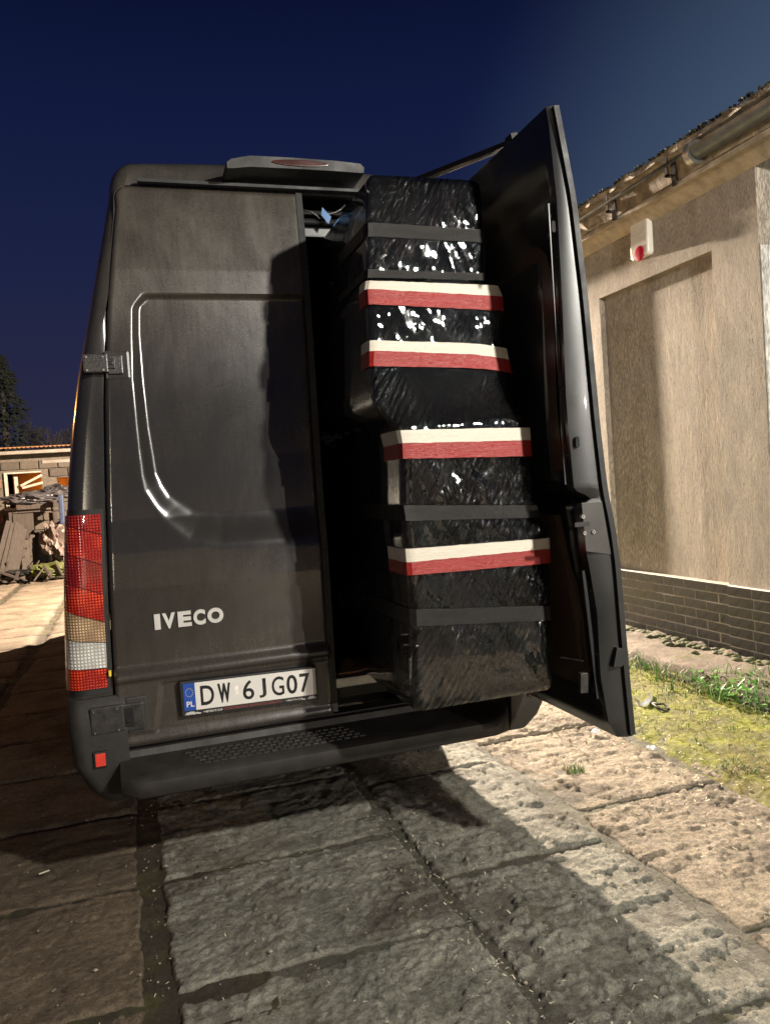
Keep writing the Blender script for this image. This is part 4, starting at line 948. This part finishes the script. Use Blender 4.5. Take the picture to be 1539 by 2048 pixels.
b = MB(); q = at_z(88, 1746, .008); b.bar(q + np.array([-.018, 0, 0]), q + np.array([.02, .012, .002]), .006, .004); single(b, 'wood_chip', M['litter'], 'pale splinter of wood lying alone on the muddy left slab', 'wood chip', (float(q[0]), float(q[1]), 0.0))
b = MB()
for k in range(1500):
    if k < 700: x, y = rnd.gauss(1.75, .22), rnd.uniform(-1.8, 1.5)
    elif k < 1000: x, y = rnd.uniform(.3, 2.7), rnd.uniform(-1.8, 3)
    elif k < 1300: x, y = rnd.gauss(.27, .10), rnd.uniform(-1.7, .3)
    else: x, y = rnd.uniform(-1.2, 1), rnd.uniform(-1.7, .1)
    z = verge_z(x, y) + .006 if x > 1.85 else .007; a = rnd.uniform(0, 6.28); L_ = rnd.uniform(.002, .0075) * (1.4 if x > 1.3 else .9); w = L_ * rnd.uniform(.15, .35); c, s = math.cos(a), math.sin(a); t_ = rnd.uniform(-.003, .004)
    b.add([(x - c * L_ - s * w, y - s * L_ + c * w, z - t_), (x - c * L_ + s * w, y - s * L_ - c * w, z - t_), (x + c * L_ + s * w, y + s * L_ - c * w, z + t_ + .002), (x + c * L_ - s * w, y + s * L_ + c * w, z + t_ + .002)], [(0, 1, 2, 3)])
tag(b.build('seed_litter', M['litter']), 'pale seed husks and chips scattered over slabs and moss', kind='stuff')
b = MB()
for k in range(900):
    x, y = (rnd.uniform(-1.3, 1.8), rnd.uniform(-1.9, 2.5)) if k % 3 else (rnd.choice((-.75, .26, 1.01, .26)) + rnd.gauss(0, .03), rnd.uniform(-1.8, 1.5)); r = rnd.uniform(.002, .006) * (1.6 if rnd.random() < .06 else 1)
    V = [(r * rnd.uniform(.6, 1.2) * q0, r * rnd.uniform(.6, 1.2) * q1, r * .7 * q2) for q0, q1, q2 in ((1, 0, 0), (0, 1, 0), (-1, 0, 0), (0, -1, 0), (0, 0, 1), (0, 0, -1))]
    z = .003 if k % 3 else -.010
    b.add([(x + v[0], y + v[1], z + v[2]) for v in V], [(0, 1, 4), (1, 2, 4), (2, 3, 4), (3, 0, 4), (1, 0, 5), (2, 1, 5), (3, 2, 5), (0, 3, 5)])
tag(b.build('gravel', M['pebble']), 'loose grit and small pebbles on the slabs', kind='stuff')

# ------------------------------------------------------------------ left background
BY = 16.0
LB = thing('block_outbuilding', 'low outbuilding of old blocks with a broken window beyond the van', 'building', (-2.5, BY, 0))
def wxz(px, py, y=BY): q = at_y(px, py, y); return q[0], q[2]
xa, zt_ = wxz(0, 912); x0w, zw1 = wxz(8, 946); x1w, zw0 = wxz(88, 1012)
xs2, z2t = wxz(113, 955); xs3, z2b = wxz(150, 985)
ZH = zt_
b = MB(); WL, WR = -9.0, 5.0
for (a0, a1, c0_, c1_) in ((WL, x0w, 0, ZH), (x1w, xs2, 0, ZH), (xs3, WR, 0, ZH), (x0w, x1w, 0, zw0), (x0w, x1w, zw1, ZH), (xs2, xs3, 0, z2b), (xs2, xs3, z2t, ZH)): b.box((a0, BY + .03, c0_), (a1, BY + .30, c1_))
b.box((WL, BY + 3.2, 0), (WR, BY + 3.4, ZH)); b.box((WL, BY + .3, 0), (WL + .2, BY + 3.2, ZH)); b.box((WR - .2, BY + .3, 0), (WR, BY + 3.2, ZH)); lw = b.build('wall', plain('old_mortar', (.065, .05, .037), .95, var=.3, sc=20, bmp=.3), LB)
bm_ = MB(); bm_.box((-.185, -.02, -.09), (.185, .05, .09)); o_ = bm_.build('block', M['block'], None, bevel=.008); bme = o_.data; bpy.data.objects.remove(o_)
for r in range(13):
    z = .10 + r * .195; x = -4.0 + (.2 if r % 2 else 0)
    if z + .09 > ZH: break
    while x < -.9:
        if not (x0w - .17 < x < x1w + .17 and zw0 - .08 < z < zw1 + .08) and not (xs2 - .17 < x < xs3 + .17 and z2b - .08 < z < z2t + .08):
            o = bpy.data.objects.new('block', bme); COL.objects.link(o); o.parent = lw; o.location = (x + 2.5, .0 + rnd.uniform(-.006, .006), z)
        x += .395
b = MB(); b.box((x0w, BY + 1.3, .2), (x1w + 1.0, BY + 1.35, ZH - .15)); b.build('inner_wall', M['orange'], LB)
b = MB(); fw = .055
b.box((x0w, BY - .02, zw0), (x0w + fw, BY + .08, zw1)); b.box((x0w + .20, BY - .04, zw0 + .03), (x0w + .27, BY + .02, zw1 - .1)); b.box((x0w - .05, BY - .08, zw0 - .05), (x1w - .55, BY + .08, zw0)); b.box((x0w, BY, zw1 - .03), (x1w, BY + .06, zw1))
b.build('window_frame', plain('old_white_frame', (.24, .21, .17), .7), LB)
b = MB(); b.bar((*wxz(42, 972, BY - .1)[:1], BY - .1, wxz(42, 972, BY - .1)[1]), (wxz(84, 950, BY - .1)[0], BY - .1, wxz(84, 950, BY - .1)[1]), .06, .05); b.bar((wxz(45, 976, BY - .1)[0], BY - .1, wxz(45, 976, BY - .1)[1]), (wxz(86, 965, BY - .1)[0], BY - .1, wxz(86, 965, BY - .1)[1]), .05, .05); b.build('broken_lath', plain('pale_lath', (.26, .2, .15), .8), LB)
b = MB(); b.box((WL - .2, BY - .35, ZH), (WR, BY + 3.6, ZH + .07)); b.box((wxz(85, 924)[0], BY - .04, wxz(85, 927)[1]), (WR, BY + .03, wxz(85, 921)[1])); b.build('fascia', plain('pale_fascia', (.13, .11, .09), .8), LB)
b = MB(); rf = []
for i in range(220):
    x = -6 + i * .045; h_ = .018 * (1 if i % 2 else -1); rf.append([(x, BY - .40, ZH + .13 + h_), (x, BY + 3.6, ZH + .42 + h_)])
b.grid(np.array(rf)); b.build('corrugated_roof', M['roofsheet'], LB)
lamp('outbuilding_lamp', (x0w + .9, BY + .8, 1.9), 16, (1.0, .50, .12), .05)

JY = 14.7
def jp(px, py, y=JY): return at_y(px, py, y)
def jbox(b, x0, y0, x1, y1, d=.5, y=JY): 
    a, c = jp(x0, y1, y), jp(x1, y0, y); b.box((a[0], y, a[2]), (c[0], y + d, c[2]))
T = thing('work_bench', 'dark bench piled with crumpled sheeting in front of the outbuilding', 'bench', (-2.6, JY, 0))
b = MB(); jbox(b, 26, 1018, 118, 1027, .8); jbox(b, 34, 1000, 112, 1020, .7); b.build('bench_top', M['darkplank'], T)
b = MB(); jbox(b, 30, 1026, 66, 1078, .04); b.build('side_board', M['plank'], T)
for a_, c_ in ((28, 34), (108, 114)): b = MB(); a0, c0_ = jp(a_, 1150), jp(c_, 1024); b.box((a0[0], JY + .02, 0), (c0_[0], JY + .10, c0_[2])); b.build('leg', M['darkplank'], T)
b = MB(); q = jp(80, 1090); b.tube([(q[0], JY + .35, 0), (q[0], JY + .35, .3), (q[0], JY + .35, .6), (q[0], JY + .35, .95)], [.17, .20, .20, .17], 20); single(b, 'oil_barrel', plain('dark_drum', (.05, .045, .045), .5), 'dark drum standing under the cluttered bench', 'drum', (float(q[0]), JY + .35, 0.0), smooth=40)
for (px, py, rx, rz_, m, nme, lab, yy, sd) in ((62, 997, .50, .13, 'tarp', 'crumpled_sheet', 'crumpled grey plastic sheeting heaped on the bench', JY + .2, 3), (112, 985, .34, .16, 'tarp', 'crumpled_sheet', 'pale sheeting peak beside the van tail light', JY + .35, 9),
        (108, 1080, .26, .34, 'pink', 'rubble_sack', 'dusty pinkish sack hanging below the bench end', JY - .25, 5), (128, 1095, .20, .30, 'pink', 'rubble_sack', 'dusty sack half hidden behind the van corner', JY - .2, 12),
        (105, 1140, .42, .15, 'yellow', 'yellow_sack', 'flat yellow green sack lying on the paving', JY - .6, 7), (35, 1146, .42, .08, 'ink', 'black_debris', 'low heap of black rubbish on the paving left of the yellow sack', JY - .5, 8)):
    b = MB(); q = jp(px, py, yy); zc = max(q[2], rz_ * .8) if py > 1120 else q[2]
    V, Fc = blob((q[0], yy, zc), (rx, .3, rz_), sd, 4, .55, 3.0); b.add(V, Fc); single(b, nme, M[m], lab, 'sack' if 'sack' in nme else 'rubbish', (float(q[0]), yy, float(max(0, zc - rz_))), smooth=28)
b = MB(); q0, q1 = jp(122, 990, JY - .3), jp(126, 1048, JY - .3); b.bar(q0, q1, .16, .10); single(b, 'blue_cushion', plain('blue_fabric', (.012, .02, .05), .6), 'upright dark blue cushion beside the van tail light', 'cushion', (float(q1[0]), JY - .3, float(q1[2])), bevel=.03)
for k, (xa_, ya_, xb_, yb_, m) in enumerate(((-20, 1110, 18, 1042, 'darkplank'), (-6, 1120, 28, 1046, 'plank'), (6, 1124, 36, 1044, 'darkplank'), (16, 1128, 44, 1050, 'plank'), (26, 1132, 50, 1058, 'darkplank'), (40, 1122, 66, 1070, 'plank'))):
    b = MB(); lo_ = jp(xa_, ya_, JY - .7); hi_ = jp(xb_, yb_, JY - .1); lo_[2] = .02
    b.bar(lo_, hi_, .09, .03, up=(0, 1, 0)); labs = ['leftmost dark board leaning towards the outbuilding', 'second grey board from the left leaning on the bench', 'third board from the left, dark, leaning on the bench', 'fourth board from the left, grey, leaning on the bench', 'fifth dark board from the left in the leaning row', 'rightmost grey board leaning below the bench top'][k]
    single(b, 'leaning_board', M[m], labs, 'board', (float(lo_[0]), float(lo_[1]), 0.0), group='boards leaning against the bench')

b = MB()
for k in range(60):
    xx = rnd.uniform(-18, 128); y0_ = rnd.uniform(1095, 1145); q = jp(xx, y0_, JY - rnd.uniform(.1, 1.0)); q[2] = rnd.uniform(.03, .14); a = rnd.uniform(0, 3.1); L_ = rnd.uniform(.08, .45)
    b.bar(q, q + np.array([L_ * math.cos(a), L_ * .4 * math.sin(a), rnd.uniform(0, .35)]), rnd.uniform(.02, .09), rnd.uniform(.01, .05))
tag(b.build('scrap_heap', M['darkplank']), 'heap of broken dark scrap before the outbuilding', kind='stuff')
# trees
def conifer(name, lab, x, y, h, r, seed, n=2600):
    rr2 = random.Random(seed); T_ = thing(name, lab, 'tree', (x, y, 0))
    b = MB(); b.tube([(x, y, 0), (x, y, h * .5), (x, y, h * .97)], [.22, .13, .02], 8); b.build('trunk', M['bark'], T_)
    b = MB()
    for k in range(n):
        t = rr2.random() ** .8; z = h * (.12 + .88 * t); tier = .75 + .25 * math.sin(z * 7 + rr2.uniform(-.6, .6)); R_ = r * (1 - t) ** .75 * tier * math.sqrt(rr2.uniform(.2, 1)); a = rr2.uniform(0, 6.28)
        cx_, cy_ = x + R_ * math.cos(a), y + R_ * math.sin(a); L_ = rr2.uniform(.12, .34); d = a + rr2.uniform(-.7, .7); dz_ = rr2.uniform(-.22, .05); w = L_ * .28
        b.add([(cx_ - math.sin(d) * w, cy_ + math.cos(d) * w, z), (cx_ + math.sin(d) * w, cy_ - math.cos(d) * w, z - .05), (cx_ + math.cos(d) * L_, cy_ + math.sin(d) * L_, z + dz_)], [(0, 1, 2)])
    b.build('crown', M['foliage'], T_)
q = at_y(2, 712, 24); conifer('conifer_tree', 'dark conifer with drooping tiers behind the outbuilding', q[0] - .05, 24, q[2], 1.9, 4)
def bare(name, lab, x, y, h, seed):
    r_ = random.Random(seed); T_ = thing(name, lab, 'tree', (x, y, 0)); b = MB(); b2 = MB()
    def grow(p, d, L_, rad, lev):
        q_ = p + d * L_; (b if lev < 2 else b2).tube([p, q_], [rad, rad * .65], 5 if lev < 2 else 3, cap=False)
        if lev >= 5: return
        for _ in range(3 if lev < 4 else 4):
            nd_ = (d + Vector((r_.uniform(-.8, .8), r_.uniform(-.8, .8), r_.uniform(-.2, .6)))).normalized(); grow(q_, nd_, L_ * r_.uniform(.6, .82), rad * .6, lev + 1)
    grow(Vector((x, y, 0)), Vector((0, 0, 1)), h * .27, .12, 0); b.build('trunk', M['bark'], T_); b2.build('branches', M['bark'], T_)
for px, py, yy, sd, lab in ((112, 785, 27, 3, 'leafless tree behind the outbuilding, close to the van side'), (82, 830, 25, 8, 'low leafless tree between the conifer and the taller bare tree')):
    q = at_y(px, py, yy); bare('bare_tree', lab, q[0], yy, q[2], sd)
b = MB(); 
for k in range(400):
    t = rnd.random(); x = -14 + 12.5 * t; z = rnd.uniform(0, 2.6); a = rnd.uniform(0, 6.28)
q = at_y(0, 880, BY - 2.2)

# ------------------------------------------------------------------ behind the camera: seen only as reflections in the paint
GB = thing('garage_wall', 'long pale rendered garage wall behind the photographer', 'building', (-2, -15, 0))
b = MB(); b.box((-14, -15.4, 0), (9, -15, 2.9)); b.build('wall', M['soffit'], GB)
for k in range(3): b = MB(); b.box((-9 + k * 5.5, -15.0, 0), (-6.2 + k * 5.5, -14.96, 2.4)); b.build('garage_door', M['plank'], GB)
WL_ = thing('garage_fill_light', 'added fill light, out of view, on the garage wall behind the photographer', 'lamp', (L4[0], -15, L4[2])); b = MB(); b.box((L4[0] - .12, -15, L4[2] - .02), (L4[0] + .12, -14.82, L4[2] + .18)); b.build('lamp_head', M['hingepl'], WL_, bevel=.01)  # housing for the added fill light
T_ = thing('wall_fill_light', 'added fill light on a short pole, out of view, brightening the garage wall', 'lamp', (L5[0], L5[1] - .2, 0)); b = MB(); b.tube([(L5[0], L5[1] - .2, 0), (L5[0], L5[1] - .2, L5[2] + .1)], [.05, .04], 8); b.build('pole', M['gutter'], T_)  # pole for the added garage wall light
b = MB(); b.box((L5[0] - .1, L5[1] - .22, L5[2] + .1), (L5[0] + .1, L5[1] + .12, L5[2] + .16)); b.build('lamp_head', M['hingepl'], T_)
# pale van parked behind the photographer: it shows in the door paint
PV = thing('parked_van', 'pale parked van behind the photographer', 'van', (1.6, -10.6, 0))
cream = plain('cream_paint', (.62, .58, .50), .3, var=.05, sc=3, bmp=.02, coat=.5)
b = MB(); pr_ = [(-8.1, .35), (-8.05, 1.0), (-8.35, 1.25), (-9.0, 1.95), (-9.3, 2.05), (-13.2, 2.08), (-13.3, .35)]
secs = [[(x, y if abs(x - 1.6) < .9 else y - .08, 1.0 + (z - 1.0) * (1 if abs(x - 1.6) < .9 else .96)) for y, z in pr_] for x in (.62, .72, 1.6, 2.48, 2.58)]
b.grid(np.array(secs), closeu=True); b.add(secs[0], [tuple(range(7))]); b.add(secs[-1], [tuple(range(6, -1, -1))]); b.build('body', cream, PV, smooth=40)
b = MB(); b.add([(.80, -8.37, 1.30), (2.40, -8.37, 1.30), (2.30, -8.93, 1.92), (.90, -8.93, 1.92)], [(0, 1, 2, 3)]); b.build('windscreen', M['glass'], PV)
for x in (.85, 2.35): b = MB(); b.box((x - .14, -8.08, .78), (x + .14, -8.02, .95)); b.build('headlight', M['lclear'], PV, bevel=.01)
b = MB(); b.box((1.15, -8.09, .62), (2.05, -8.04, .76)); b.build('grille', M['rubber'], PV)
for x in (.72, 2.48):
    for y in (-8.9, -12.2): b = MB(); b.tube([(x - .1, y, .32), (x + .1, y, .32)], .32, 20); b.build('tyre', M['rubber'], PV, smooth=40)
# lamp fittings for the two floodlights
def fitting(loc, base, lab, aim):
    T_ = thing('flood_light', lab, 'lamp', base); b = MB(); d = (Vector(aim) - Vector(loc)).normalized(); bk = Vector(loc) - d * .12
    b.tube([base, (base[0], base[1], loc[2] + .1)], [.07, .05], 10); b.build('pole', M['plank'], T_, smooth=40)
    b = MB(); b.bar(bk - d * .10, bk + d * .04, .26, .20); b.build('lamp_head', M['hingepl'], T_); b = MB(); b.bar(bk, Vector((base[0], base[1], loc[2])), .03); b.build('bracket', M['steel'], T_)
fitting(L1, (L1[0] + .35, L1[1] - .25, 0), 'flood light on a pole behind the photographer', (-.3, 1.2, .9))
b = MB()
T_ = thing('street_lamp', 'street lamp standing beyond the front of the van', 'lamp', (L2[0] + .0, L2[1] + .5, 0))
b.tube([(L2[0], L2[1] + .5, 0), (L2[0], L2[1] + .5, L2[2] + .1)], [.08, .05], 10); b.build('pole', M['gutter'], T_, smooth=40)
b = MB(); b.box((L2[0] - .12, L2[1] - .2, L2[2] + .10), (L2[0] + .12, L2[1] + .55, L2[2] + .18)); b.build('lamp_head', M['hingepl'], T_, bevel=.02)

for o in bpy.data.objects:
    for k in ('base', '_b'):
        if k in o: del o[k]
